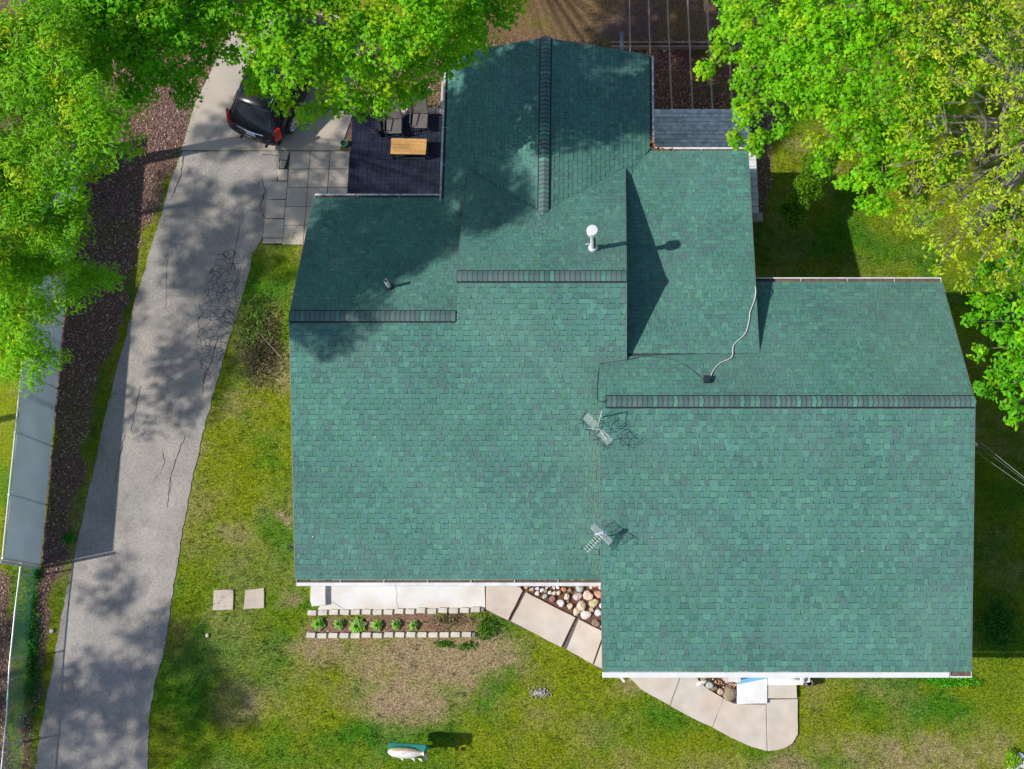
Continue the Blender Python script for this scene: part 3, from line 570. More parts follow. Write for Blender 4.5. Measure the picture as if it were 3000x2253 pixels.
# shingles -------------------------------------------------------------
SH = dict(g=(.078, .200, .154), t=(.077, .196, .166), l=(.090, .234, .176), d=(.064, .160, .134), s=(.082, .163, .148), q=(.068, .190, .136), b=(.084, .176, .154))
KEYS = ['g', 't', 'l', 'd', 's', 'q', 'b']; WTS = [30, 34, 12, 7, 6, 9, 4]
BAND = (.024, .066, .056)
tabs = []       # (area, verts, faces, cols)
def shingles(ax, zf, t0, t1, dt, lo, hi, rise, seed, band=1.0):
    """courses from the eave t0 to the ridge t1; ax='Y': courses run east-west"""
    rg = random.Random(seed); sgn = 1 if t1 > t0 else -1; n = int(round(abs(t1 - t0) / dt)); dt = (t1 - t0) / n
    def PT(t, a, h):
        X, Y = (a, t) if ax == 'Y' else (t, a); return (X, Y, zf(X, Y) + h)
    zone = rg.uniform(0, 10)
    for k in range(n):
        ta, tb = t0 + k * dt, t0 + (k + 1) * dt; ta_ = ta - sgn * .004
        e = 1e-4 * sgn; l0, h0, l1, h1 = lo(ta + e), hi(ta + e), lo(tb - e), hi(tb - e)
        a = min(l0, l1) - rg.uniform(0, .25); hiA = max(h0, h1); high = rg.random() < .5
        while a < hiA:
            wd = rg.choice([.08, .11, .13, .16, .19, .22]) * rg.uniform(.9, 1.1); b = a + wd; high = not high if rg.random() < .88 else high
            a0, b0, a1, b1 = max(a, l0), min(b, h0), max(a, l1), min(b, h1)
            if a0 < b0 - .004 or a1 < b1 - .004:
                b0 = max(a0, b0); b1 = max(a1, b1)
                hb = (.016 if high else .007) + rg.uniform(-.001, .001); ht = .003
                key = rg.choices(KEYS, WTS)[0]
                nz = math.sin(a * .9 + zone + k * .13) + math.sin(k * .31 + zone * 2 + a * .23)
                if nz > .9 and rg.random() < .4: key = rg.choice('ds')
                if nz < -.9 and rg.random() < .4: key = rg.choice('gl')
                v = rg.uniform(.96, 1.04); col = tuple(c_ * v for c_ in SH[key])
                tp = .010 if high else 0
                f = .13
                V = [PT(ta_, a0 + tp, hb), PT(ta_, b0 - tp, hb), PT(tb, b1, ht), PT(tb, a1, ht), PT(ta_, a0 + tp, -.004), PT(ta_, b0 - tp, -.004), PT(tb, b1, -.004), PT(tb, a1, -.004)]
                tm = tb - (tb - ta) * f; am = a1 + (a0 - a1) * f; bm = b1 + (b0 - b1) * f; hm = ht + (hb - ht) * f
                V += [PT(tm, am, hm), PT(tm, bm, hm)]
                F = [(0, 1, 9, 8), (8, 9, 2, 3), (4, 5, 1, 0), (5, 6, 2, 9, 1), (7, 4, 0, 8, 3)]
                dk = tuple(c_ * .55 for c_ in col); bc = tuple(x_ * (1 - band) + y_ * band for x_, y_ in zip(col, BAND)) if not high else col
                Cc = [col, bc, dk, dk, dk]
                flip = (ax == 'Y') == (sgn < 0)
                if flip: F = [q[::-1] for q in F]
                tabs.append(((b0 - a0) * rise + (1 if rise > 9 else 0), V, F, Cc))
            a = b
c_ = lambda v: (lambda t: v)
shingles('Y', zY(P1), YE1 - .03, 10.32, .137, lambda t: XL if t < 9.31 else XM, lambda t: -.20 if t < 8.14 else XE, 1.0, 1)
n_front = len(tabs)
shingles('Y', zY(P2), YE2 - .03, 6.88, .151, lambda t: -.215 - .0147 * (t - YE2), lambda t: xr(t), 10.0, 2)
shingles('Y', zY(R1), 13.47, 9.33, .122, c_(XL), lambda t: XM + .25 if t < 12.70 else (XM - (t - 12.70) * 1.263 if t < 13.27 else -4.91), 0.8, 3)
shingles('Y', zY(R2), 14.28, 10.36, .122, c_(XM), lambda t: GX if t < 12.59 else GX - (t - 12.59) * 1.359, 0.8, 4)
shingles('Y', zY(R2), 14.28, 10.36, .122, lambda t: GX if t < 12.59 else GX + (t - 12.59) * 1.363, c_(XE), 0.8, 5)
shingles('Y', zY(PD), 10.78, 6.91, .124, lambda t: -.318 if t < 8.14 else (XE - .02 if t < 8.38 else 3.92), lambda t: xr(t), 0.8, 6)
shingles('Y', zY(PC), 14.92, 8.38, .132, lambda t: XE - .3 if t < 13.6 else XE - .3 + (t - 13.6) * .79, c_(XC), 0.8, 7)
shingles('X', zGW, -4.91, GX - .02, .130, lambda t: 12.70 - (t - XM) * .792 if t < XM else 14.26 - (t - XM) * .7357, c_(18.08), 0.7, 8, .9)
shingles('X', zGE, 1.153, GX + .02, .130, lambda t: 12.59 + (t - GX) * .734 if t < XE else 13.75 + (t - XE) * 1.68, c_(18.08), 0.7, 9, .9)
order = sorted(range(len(tabs)), key=lambda i: -tabs[i][0]); big = set(order[:300]); rest = MB()
for i, (ar, V, F, Cc) in enumerate(tabs):
    if i in big:
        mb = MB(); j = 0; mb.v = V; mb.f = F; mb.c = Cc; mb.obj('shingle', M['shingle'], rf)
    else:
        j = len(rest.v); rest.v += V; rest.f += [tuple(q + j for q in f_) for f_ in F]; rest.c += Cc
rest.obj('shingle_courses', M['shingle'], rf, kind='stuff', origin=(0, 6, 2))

# ridge vents and caps --------------------------------------------------
CAPC = [(.095, .150, .148), (.082, .155, .140), (.105, .165, .162), (.088, .21, .165), (.075, .135, .130), (.098, .148, .152), (.10, .25, .19), (.115, .16, .155)]
CW = [20, 18, 16, 9, 16, 14, 7, 10]
def cap_mesh(s1, s2, col, curve):
    L_, W_ = .152, .150; mb = MB(); pts = []
    for u in (0, 1):
        row = []
        for j in range(5):
            v = (j - 2) / 2; bow = (1 - v * v) * .028 * curve
            z = .052 - (s1 if v < 0 else s2) * abs(v) * W_ - .005 * (v * v) + (.011 if u == 0 else 0)
            row.append(((u - .5) * L_ + bow * (1 if u == 0 else 1), v * (W_ - .012 * (u == 0) * (abs(v) == 1)), z))
        pts.append(row)
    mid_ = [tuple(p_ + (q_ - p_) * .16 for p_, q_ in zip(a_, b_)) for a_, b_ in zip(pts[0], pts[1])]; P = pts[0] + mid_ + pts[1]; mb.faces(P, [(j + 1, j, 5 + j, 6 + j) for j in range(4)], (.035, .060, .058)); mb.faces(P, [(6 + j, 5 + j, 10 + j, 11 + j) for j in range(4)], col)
    Pb = pts[0] + [(x, y, z - .012) for x, y, z in pts[0]]; mb.faces(Pb, [(j, j + 1, 6 + j, 5 + j) for j in range(4)], tuple(c * .4 for c in col))
    mb.faces([pts[0][0], pts[1][0], (pts[1][0][0], pts[1][0][1], pts[1][0][2] - .012), (pts[0][0][0], pts[0][0][1], pts[0][0][2] - .012)], [(3, 2, 1, 0)], tuple(c * .4 for c in col))
    mb.faces([pts[0][4], pts[1][4], (pts[1][4][0], pts[1][4][1], pts[1][4][2] - .012), (pts[0][4][0], pts[0][4][1], pts[0][4][2] - .012)], [(0, 1, 2, 3)], tuple(c * .4 for c in col))
    return mb.mesh('ridge_cap', M['shingle'], (0, 0, 0))
def ridge(p0, p1, s1, s2, seed, curve=.35, rev=False):
    p0, p1 = Vector(p0), Vector(p1); d = (p1 - p0); L_ = d.length; d.normalize(); nrm = Vector((-d.y, d.x, 0)); rg = random.Random(seed)
    mb = MB(); W_ = .182
    R_ = [p0 + nrm * W_ * k + Vector((0, 0, .030 - (s1 if k < 0 else s2) * abs(k) * W_)) for k in (-1, 0, 1)]; Q = [q + d * L_ for q in R_]
    D = [q - Vector((0, 0, .028)) for q in R_]; E = [q - Vector((0, 0, .028)) for q in Q]
    mb.faces(R_ + Q + D + E, [(0, 3, 4, 1), (1, 4, 5, 2), (6, 9, 3, 0), (2, 5, 11, 8), (0, 1, 2, 8, 7, 6), (3, 9, 10, 11, 5, 4)])
    rv = mb.obj('ridge_vent', M['vent'], hs)
    ms = [cap_mesh(s1, s2, c, curve) for c in CAPC]; n = int(L_ / .136); rz = math.atan2(d.y, d.x) + (0 if not rev else math.pi)
    for k in range(n):
        p = p0 + d * ((k + .5) * L_ / n); share('ridge_cap', rg.choices(ms, CW)[0], p + Vector((0, 0, .004)), rv, rz + rg.uniform(-.012, .012))
def scatter_roof():
    mb = MB(); rg = random.Random(77)
    for k in range(170):
        X = rg.uniform(-8.5, 9.3); Y = rg.uniform(.2, 9) if X > -.1 else rg.uniform(2.6, 10)
        z = (P2[0] + P2[1] * Y if Y < 6.8 else None) if X > -.1 else (P1[0] + P1[1] * Y if Y < 9.2 else None)
        if z is None: continue
        L = rg.uniform(.012, .03); mb.box((X, Y, z + .028), (L, L * rg.uniform(.4, 1), .006), rg.uniform(0, 3), col=rg.choice([(.5, .5, .48), (.36, .40, .12), (.30, .2, .12), (.6, .6, .55), (.2, .25, .08)]))
    for k in range(150):
        Y = rg.uniform(2.6, 6.8); z = P1[0] + P1[1] * Y; mb.box((-.36 - abs(rg.gauss(0, .10)), Y, z + .028), (.03, .012, .005), rg.uniform(0, 3), col=rg.choice([(.24, .2, .17), (.3, .22, .16), (.2, .22, .15)]))
    return mb.obj('roof_litter', M['stone'], hs, kind='stuff')
scatter_roof()
ridge((XL, 9.31, 5.063), (XM - .06, 9.31, 5.063), .33, .42, 1)
ridge((XM, 10.34, 5.40), (XE, 10.34, 5.40), .33, .45, 2)
ridge((-.14, 6.896, 5.20), (9.686, 6.896, 5.20), .33, .42, 3, .9)
ridge((GX, 12.45, GZ), (GX, 18.08, GZ), .33, .33, 4, .9)

# gutters ----------------------------------------------------------------
def gutter(p0, p1, out, m, w_=.125, covered=False, debris=True, deep=.10, z_off=-.035, face=.012):
    p0, p1 = Vector(p0), Vector(p1); d = (p1 - p0).normalized(); out = Vector(out); z = Vector((0, 0, 1))
    mb = MB(); L_ = (p1 - p0).length; mid = (p0 + p1) / 2 + z * z_off
    R = Matrix((d, out, z)).transposed()
    if covered:
        mb.box(mid + out * (w_ / 2 + .01) - z * .045, (L_, w_, .09), R=R, bev=.012); o = mb.obj('gutter', m, hs); return o
    mb.box(mid + out * (w_ / 2) - z * deep, (L_, w_, .008), R=R); mb.box(mid + out * (w_ - face / 2 + .004) - z * deep / 2, (L_, face, deep), R=R)
    mb.box(mid + out * (w_ - face + .002) + z * .004, (L_, face * 1.9, .008), R=R)
    for s_ in (-1, 1): mb.box(mid + d * s_ * (L_ / 2 - .004) + out * w_ / 2 - z * deep / 2, (.008, w_, deep), R=R)
    n = int(L_ / 1.15)
    for k in range(1, n): mb.box(p0 + d * (L_ * k / n) + z * (z_off + .006) + out * (w_ / 2), (.016, w_, .008), R=R)
    o = mb.obj('gutter', m, hs)
    if debris:
        m2 = MB(); m2.box(mid + out * (w_ / 2 - .006) - z * (deep - .045), (L_ - .03, w_ - .035, .03), R=R); m2.obj('gutter_debris', M['debris'], o)
    return o
z1 = P1[0] + P1[1] * YE1
gutter((XL + .02, YE1 - .03, z1), (-.26, YE1 - .03, z1), (0, -1, 0), M['gutter'], w_=.165, face=.045)
z2 = P2[0] + P2[1] * YE2
gutter((-.235, YE2 - .03, z2), (9.20, YE2 - .03, z2), (0, -1, 0), M['white'], w_=.15, covered=True)
gutter((9.215, YE2 - .03, z2), (9.80, YE2 - .03, z2), (0, -1, 0), M['gutter'], w_=.155, face=.02)
z3 = PD[0] + PD[1] * 10.78
gutter((XC + .06, 10.80, z3), (9.51, 10.80, z3), (0, 1, 0), M['gutter'], w_=.125, face=.018)
z4 = R1[0] + R1[1] * 13.47
gutter((XL, 13.49, z4), (-4.98, 13.49, z4), (0, 1, 0), M['oldgutter'], w_=.12, face=.03)
z5 = PC[0] + PC[1] * 14.92
gutter((1.30, 14.94, z5), (XC + .03, 14.94, z5), (0, 1, 0), M['gutter'], w_=.11, face=.03)
z6 = zGE(1.153, 0)
gutter((1.17, 15.02, z6), (1.17, 18.06, z6), (1, 0, 0), M['oldgutter'], w_=.12, face=.03)
gutter((-4.93, 13.3, zGW(-4.91, 0)), (-4.93, 18.06, zGW(-4.91, 0)), (-1, 0, 0), M['oldgutter'], w_=.12, face=.03)
mb = MB(); rg = random.Random(3)
for k in range(90):
    p = Vector((1.20 + rg.gauss(0, .05), 15.02 + abs(rg.gauss(0, .16)), z6 + .0)) if k < 60 else Vector((1.3 + abs(rg.gauss(0, .25)), 14.97 + rg.gauss(0, .03), z5 + .0))
    mb.box(p, (.05, .03, .012), rg.uniform(0, 3), R=None)
mb.obj('fallen_leaves', mat('rust_leaves', (.36, .12, .05), var=.3, vscale=20), hs, kind='stuff')
# fascia boards along the rakes
def rake(x0, y0, za, x1, y1, zb, thick=.03, dx=0):
    mb = MB(); a, b = Vector((x0, y0, za)), Vector((x1, y1, zb)); o_ = Vector((thick, 0, 0)) * (1 if dx > 0 else -1)
    P = [a - Vector((0, 0, .15)), b - Vector((0, 0, .15)), b + Vector((0, 0, .010)), a + Vector((0, 0, .010))]; Q = [p + o_ for p in P]
    mb.faces(P + Q, [(0, 1, 2, 3), (7, 6, 5, 4), (1, 0, 4, 5), (2, 1, 5, 6), (3, 2, 6, 7), (0, 3, 7, 4)]); mb.obj('fascia', M['fascia'], hs)
M['fascia'] = mat('grey_fascia', (.13, .17, .165), rough=.6, var=.1)
zz = lambda pl, y: pl[0] + pl[1] * y
rake(XL, YE1, zz(P1, YE1), XL, 9.31, 5.063, dx=-1); rake(XL, 9.31, 5.063, XL, 13.47, z4, dx=-1)
rake(-.215, YE2, z2, -.318, 6.896, 5.20, dx=-1); rake(9.78, YE2, z2, 9.69, 6.896, 5.20, .02, dx=1); rake(9.69, 6.896, 5.2, 9.505, 10.78, z3, .02, dx=1)
rake(XC + .002, 8.38, zz(PC, 8.38), XC + .002, 14.92, z5, .02, dx=1); rake(XE + .002, 8.16, zz(P1, 8.16), XE + .002, 10.34, 5.40, .02, dx=1); rake(XE + .002, 10.34, 5.40, XE + .002, 14.25, zz(R2, 14.25), .02, dx=1)
rake(XM - .002, 10.34, 5.4, XM - .002, 12.9, zz(R2, 12.9), .02, dx=-1)

# flue, vent pipe, cable box --------------------------------------------
fb = U(1738, 728, 4.98); fb.z = R2[0] + R2[1] * fb.y
mb = MB(); mb.tube([fb + Vector((0, 0, .1)), fb + Vector((0, 0, 1.36))], .072, 18); fl = mb.obj('flue', M['white'], hs, smooth=False)
mb = MB()
for k in range(5):
    pass
mb.faces([fb + Vector((.0735 * math.cos(a), .0735 * math.sin(a), z)) for z in (.24, 1.22) for a in (-1.25, -1.0, -.75, -.5, -.2)], [(i, i + 1, i + 6, i + 5) for i in range(4)]); mb.obj('rust_streak', M['rust'], fl)
mb = MB(); mb.lathe(fb, [(.17, -.06), (.13, .02), (.115, .14), (.075, .19)], 20); mb.obj('flashing', M['white'], fl)
mb = MB(); mb.lathe(fb, [(.0, 1.46), (.135, 1.455), (.150, 1.44), (.158, 1.36), (.158, 1.27), (.10, 1.25), (.09, 1.20), (.08, 1.18)], 24); mb.obj('flue_cap', M['white'], fl)
mb = MB()
for s_ in (-1, 1): mb.tube([fb + Vector((0, 0, .42)), fb + Vector((s_ * .17, .0, .36))], .012, 6); mb.box(fb + Vector((s_ * .18, 0, .35)), (.05, .03, .03))
mb.obj('bracket', M['alu'], fl)
vb = U(1142, 842, 4.3); 
for _ in range(4): vb = U(1142, 842, R1[0] + R1[1] * vb.y)
mb = MB(); mb.tube([vb, vb + Vector((-.03, .04, .50))], .054, 14, cap=False); vp = mb.obj('vent_pipe', M['white'], hs)
mb = MB(); mb.lathe(vb, [(.0, .425), (.045, .425)], 12); vt = vb
mb = MB(); mb.lathe(vb + Vector((-.03, .04, 0)), [(.001, .485), (.038, .485)], 12); mb.obj('pipe_bore', M['black'], vp)
mb = MB(); mb.lathe(vb, [(.13, -.05), (.12, .03), (.075, .06), (.062, .09)], 16); mb.obj('rubber_boot', M['black'], vp)
def on(pl, x, y, dz=0.0):
    p = U(x, y, 4.0)
    for _ in range(5): p = U(x, y, pl[0] + pl[1] * p.y + dz)
    return p
bx_ = on(PD, 2070, 1113)
mb = MB(); mb.box(bx_ + Vector((0, 0, .10)), (.19, .20, .12), bev=.02); mb.box(bx_ + Vector((0, 0, .03)), (.15, .16, .10)); jb = mb.obj('junction_box', M['navy'], hs)
def spline(pts, n=8):
    out = []
    for i in range(len(pts) - 1):
        p0, p1, p2, p3 = pts[max(i - 1, 0)], pts[i], pts[i + 1], pts[min(i + 2, len(pts) - 1)]
        for k in range(n):
            t = k / n; out.append(.5 * ((2 * p1) + (p2 - p0) * t + (2 * p0 - 5 * p1 + 4 * p2 - p3) * t * t + (3 * p1 - p0 - 3 * p2 + p3) * t ** 3))
    return out + [pts[-1]]
cpx = [(2080, 1108, PD), (2090, 1085, PD), (2110, 1063, PD), (2144, 1045, PD), (2150, 1010, PC), (2184, 975, PC), (2196, 930, PC), (2197, 915, PC), (2212, 872, PC), (2213, 840, PC), (2210, 815, PC)]
pts = [on(pl, x, y, .035) for x, y, pl in cpx]; pts[-1].z -= .5
mb = MB(); mb.tube(spline(pts), .015, 6); tag(mb.obj('white_cable', M['cable'], None), 'thick white cable snaking over the green shingles to a small dark box', 'cable')
cp2 = [(2062, 1115, PD, .02), (2030, 1085, PD, .02), (1985, 1058, PD, .02), (1930, 1046, PD, .02), (1880, 1045, PD, .02), (1842, 1052, P1, .03), (1770, 1064, P1, .02), (1756, 1075, P1, .02), (1751, 1110, P1, .02), (1750, 1150, P1, .02), (1752, 1190, P1, .02), (1756, 1225, P1, .02)]
mb = MB(); mb.tube(spline([on(pl, x, y, dz) for x, y, pl, dz in cp2]), .008, 5); tag(mb.obj('thin_cable', M['darkcable'], None), 'thin dark cable curving over the shingles from the box towards the upper aerial', 'cable')
mb = MB(); mb.tube(spline([on(P1, x, y, .02) for x, y in ((1762, 1640), (1756, 1625), (1755, 1612), (1760, 1598))]), .010, 5); tag(mb.obj('thin_cable', M['darkcable'], None), 'short dark cable loop just below the lower aerial', 'cable')
# ------------------------------------------------------------------ aerials
A0 = on(P2, 1762, 1222); A0.x = -.24; A0.z = 5.02
M['aerialgrey'] = mat('dull_aluminium', (.40, .42, .43), rough=.5, metal=.2, var=.1)
an = thing('tv_aerial', 'twin panel television aerial standing at the left end of the long right ridge', 'aerial', A0, 'television aerials on the roof')
mb = MB(); top = A0 + Vector((0, 0, .80)); mb.tube([A0 + Vector((0, 0, -.3)), top], .018, 8); mb.obj('mast', M['steel'], an)
dd = Vector((.70, -.71, 0)).normalized(); nn_ = Vector((-.71, -.70, 0)).normalized()
c0 = U(1727, 1240, 5.75); c1_ = U(1772, 1292, 5.75)
mb = MB(); mb.tube([c0.lerp(c1_, .12) + dd.cross(Vector((0, 0, 1))) * .10, (c0.lerp(c1_, .5)) - nn_ * .10, c1_ - nn_ * .06], .011, 6); mb.tube([top, c0.lerp(c1_, .35) - nn_ * .1], .010, 6); mb.obj('boom', M['alu'], an)
for q, cc in enumerate((U(1730, 1232, 5.75), U(1773, 1280, 5.7))):
    u = dd; v = (nn_ * .9 + Vector((0, 0, -.55))).normalized()
    mb = MB()
    for k in range(7): o_ = v * ((k - 3) * .042); mb.tube([cc + o_ * .75 - u * .18, cc + o_ * .75 + u * .18], .0048, 4)
    for s_ in (-.17, 0, .17): mb.tube([cc + u * s_ - v * .12, cc + u * s_ + v * .12], .007, 4)
    mb.obj('reflector', M['aerialgrey'], an)
    mb = MB(); f = cc + v * .17 + Vector((0, 0, -.10))
    mb.tube([f - u * .22, f + u * .22], .009, 5)
    for s_ in (-.12, .12):
        for t in (-1, 1): mb.tube([f + u * s_, f + u * (s_ + .09) + v * .12 * t], .009, 4); mb.tube([f + u * s_, f + u * (s_ - .09) + v * .12 * t], .009, 4)
    for s_ in (-.24, .24): mb.tube([f + u * s_, cc + u * s_ - v * .14], .008, 4)
    mb.obj('dipole', M['navy'], an)
A1 = on(P2, 1774, 1572)
an = thing('tv_aerial', 'yagi aerial with a row of white cross elements pointing down and left', 'aerial', A1, 'television aerials on the roof')
mb = MB(); h1_ = A1 + Vector((0, 0, .62)); mb.tube([A1 + Vector((0, 0, -.1)), h1_], .018, 8); mb.obj('mast', M['steel'], an)
zt = A1.z + .62
b0_ = U(1770, 1556, zt); b1_ = U(1715, 1615, zt); bd = (b1_ - b0_).normalized(); bn = Vector((-bd.y, bd.x, 0))
mb = MB(); mb.tube([b0_, b1_], .009, 5); mb.obj('boom', M['trim'], an)
mb = MB()
for k in range(8):
    p = b0_.lerp(b1_, .22 + .78 * k / 7.6)
    for s_ in (-1, 1):
        mb.tube([p, p + bn * s_ * .05, p + bn * s_ * .075 + Vector((0, 0, .045))], [.006, .012, .013], 5); mb.tube([p + bn * s_ * .05, p + bn * s_ * .075 - Vector((0, 0, .045))], .011, 5)
mb.obj('director', M['white'], an)
for s_ in (-1, 1):
    mb = MB(); cA = b0_ + Vector((0, 0, 0)); tip = cA + bd * .16 + Vector((0, 0, s_ * .22))
    for k in range(6):
        t = k / 5; q_ = cA.lerp(tip, t); mb.tube([q_ - bn * .33, q_ + bn * .33], .007 if k in (0, 5) else .0045, 5)
    for a in (-.30, -.1, .1, .30): mb.tube([cA + bn * a, tip + bn * a], .006, 4)
    mb.obj('reflector', M['alu'], an)
mb = MB(); mb.box(U(1754, 1563, zt + .05), (.22, .035, .02), math.radians(12)); mb.box(b0_ + bd * .05, (.10, .07, .05), math.atan2(bd.y, bd.x)); mb.obj('dipole', M['white'], an)
mb = MB(); pb = U(1778, 1557, zt - .02); mb.lathe(pb, [(.0, -.03), (.045, -.03), (.05, .01), (.035, .04), (.018, .045)], 12); mb.obj('balun', M['blue'], an)
# small fitting under the left rake, service wires at the right
fx_ = U(848, 1602, 2.7)
t = thing('floodlight', 'small black floodlight sticking out from the left edge of the roof', 'floodlight', fx_)
mb = MB(); mb.box(fx_ + Vector((0, 0, 0)), (.12, .10, .06), .1, bev=.01); mb.obj('lamp_head', M['black'], t)
mb = MB(); mb.tube([fx_ + Vector((.04, 0, 0)), fx_ + Vector((.32, .01, -.02))], .018, 6); mb.obj('arm', M['black'], t)
ins = U(2857, 1298, 3.1)
for (a, za), (b, zb), r_, lab in [(((2853, 1318), 3.1), ((3060, 1440), 6.5), .005, 'thin service wire nearest the house running down to the right'), (((2862, 1300), 3.15), ((3040, 1410), 6.0), .0025, 'faint middle service wire leaving the white insulator'), (((2874, 1296), 3.2), ((3060, 1420), 6.2), .007, 'thicker pale service wire, uppermost of the three at the right edge')]:
    A_, B_ = U(*a, za), U(*b, zb); B2 = B_ + (B_ - A_) * 4
    mb = MB(); mb.tube([A_.lerp(B2, k / 16) - Vector((0, 0, .9 * math.sin(math.pi * k / 16))) for k in range(17)], r_, 4); tag(mb.obj('service_wire', M['steel'], None), lab, 'wire', 'service wires at the right side')
mb = MB(); mb.tube([U(2851, 1290, 3.0), ins, U(2864, 1305, 3.1)], [.014, .035, .025], 8); tag(mb.obj('insulator', M['white'], None), 'small white wire insulator beside the right edge of the roof', 'insulator')

# ------------------------------------------------------------------ porch post, railing
t = thing('porch', 'white front porch posts and rail under the right gutter', 'porch', U(2250, 1980))
for x in (2150, 2345):
    p = U(x, 2003, 1.1); mb = MB(); mb.box((p.x, p.y + .12, 1.25), (.13, .13, 2.4), bev=.01); mb.obj('post', M['white'], t)
mb = MB(); a, b_ = U(2268, 1990, .95), U(2350, 1990, .95); mb.box(((a.x + b_.x) / 2, a.y + .07, .95), (b_.x - a.x, .10, .05)); mb.obj('rail', M['white'], t)
mb = MB()
for k in range(7): mb.box((a.x + (b_.x - a.x) * (k + .5) / 7, a.y + .07, .52), (.035, .035, .82))
mb.obj('balusters', M['white'], t)
p = U(2352, 1996, 2.55); mb = MB(); mb.box(p + Vector((-.02, .12, 0)), (.10, .26, .10), bev=.01); mb.tube([p + Vector((0, 0, 0)), p + Vector((.0, .03, -2.35)), p + Vector((.0, -.12, -2.5))], .042, 8); tag(mb.obj('downspout', M['white'], hs))
p = U(1828, 1992, 2.5); mb = MB(); mb.tube([p + Vector((-.15, .16, .08)), p + Vector((0, -.02, -.02)), p + Vector((.03, .16, -.14)), p + Vector((.03, .4, -.4)), p + Vector((.03, .42, -2.4))], .045, 8); mb.obj('downspout', M['white'], hs)
# dark stump at the right of the stoop
p = U(2366, 2000, 0); mb = MB(); mb.lathe(p, [(.13, 0), (.12, .2), (.11, .42), (.09, .44), (.06, .40)], 12); t = mb.obj('planter_stump', M['bark'], None); tag(t, 'dark weathered log stump beside the right end of the porch', 'stump')

# ------------------------------------------------------------------ deck remains
dk = thing('deck', 'half stripped deck with grey boards at one end and bare joists', 'deck', U(2040, 300))
DZ = .62
yb = [318, 331, 343.5, 356, 368.5, 381, 393.5, 406, 418.5, 431, 444, 457]
for k in range(len(yb) - 1):
    a, b_ = U(1906, yb[k + 1], DZ), U(2192, yb[k], DZ); mb = MB(); mb.box(((a.x + b_.x) / 2, (a.y + b_.y) / 2, DZ - .02 + random.uniform(-.004, .004)), (b_.x - a.x, (b_.y - a.y) - .014, .036), random.uniform(-.002, .002), bev=.005); mb.obj('deck_board', M['deck'], dk)
for xa, xb_ in ((1843.5, 1850), (1898.5, 1910), (1953, 1969), (2012, 2030), (2068, 2088), (2126, 2146)):
    a, b_ = U(xa, -60 if True else 0, DZ - .05), U(xb_, 322, DZ - .05)
    if xa < 1845: b_ = U(1846, 150, DZ - .05)
    mb = MB(); d = b_ - a; mb.box((a + b_) / 2 - Vector((0, 0, .09)), (.040, d.length, .18), math.atan2(d.y, d.x) - math.pi / 2); mb.obj('joist', M['joist'], dk)
for yy_ in (122, 134): a, b_ = U(1790, yy_, .30), U(2200, yy_ + 1, .30); mb = MB(); mb.box((a + b_) / 2 - Vector((0, 0, .10)), (b_.x - a.x, .045, .20)); mb.obj('beam', M['joist'], dk)
a, b_ = U(2196, 458, DZ), U(2188, 318, DZ); mb = MB(); mb.box((a + b_) / 2 - Vector((0, 0, .06)), (.10, (b_ - a).length, .16), math.atan2((b_ - a).y, (b_ - a).x) - math.pi / 2); mb.obj('fascia_board', M['white'], dk)
p = U(1822, 130, .5); t = thing('downspout_extension', 'slim grey metal chute lying across the timber beam behind the gable', 'chute', p)
a, b_ = U(1822, 98, .45), U(1822, 142, .62); mb = MB(); d = b_ - a; mb.box((a + b_) / 2, (.12, d.length, .07), math.atan2(d.y, d.x) - math.pi / 2, bev=.02); mb.obj('chute', mat('slate_metal', (.12, .135, .17), rough=.5), t)
# white topped block ledge beside the shallow roof
M['ledgeshade'] = mat('shaded_ledge', (.50, .48, .45), rough=.85, var=.2, vscale=6, fine=.15)  # greyer copy for the blocks in shadow; the shade is put into this colour
t = thing('block_ledge', 'narrow ledge of pale blocks along the east wall below the roof edge', 'ledge', U(2204, 520))
for k in range(9):
    ya, yb_ = 448 + k * 19.6, 448 + (k + 1) * 19.6; a, b_ = U(2199 + k * .9, yb_, .55), U(2199 + k * .9 + 6, ya, .55)
    mb = MB(); mb.box(((a.x + b_.x) / 2, (a.y + b_.y) / 2, .28), (.30, b_.y - a.y - .01, .55), bev=.012); mb.obj('block', M['white'] if k < 3 else M['ledgeshade'], t)
# fallen twig, orange ornament
mb = MB(); mb.tube([U(x, y, .05) for x, y in ((2219, 553), (2222, 568), (2228, 582), (2238, 590), (2245, 586))], [.008, .012, .014, .012, .008], 5); mb.tube([U(2234, 585, .05), U(2240, 598, .06), U(2246, 580, .05)], .012, 5); tag(mb.obj('fallen_twig', M['twig'], None), 'pale forked twig fallen on the dark soil east of the ledge', 'twig')
p = U(2358, 562, .0); t = thing('garden_ornament', 'small orange and white garden ornament beside the evergreen bush', 'ornament', p)
mb = MB(); mb.blob(p + Vector((0, 0, .10)), (.095, .10, .10), seed=3, rough=.05); mb.obj('body', M['orange'], t, smooth=True)
mb = MB(); mb.blob(p + Vector((-.01, .14, .13)), (.035, .05, .07), seed=4, rough=.05); mb.obj('head', M['white'], t)

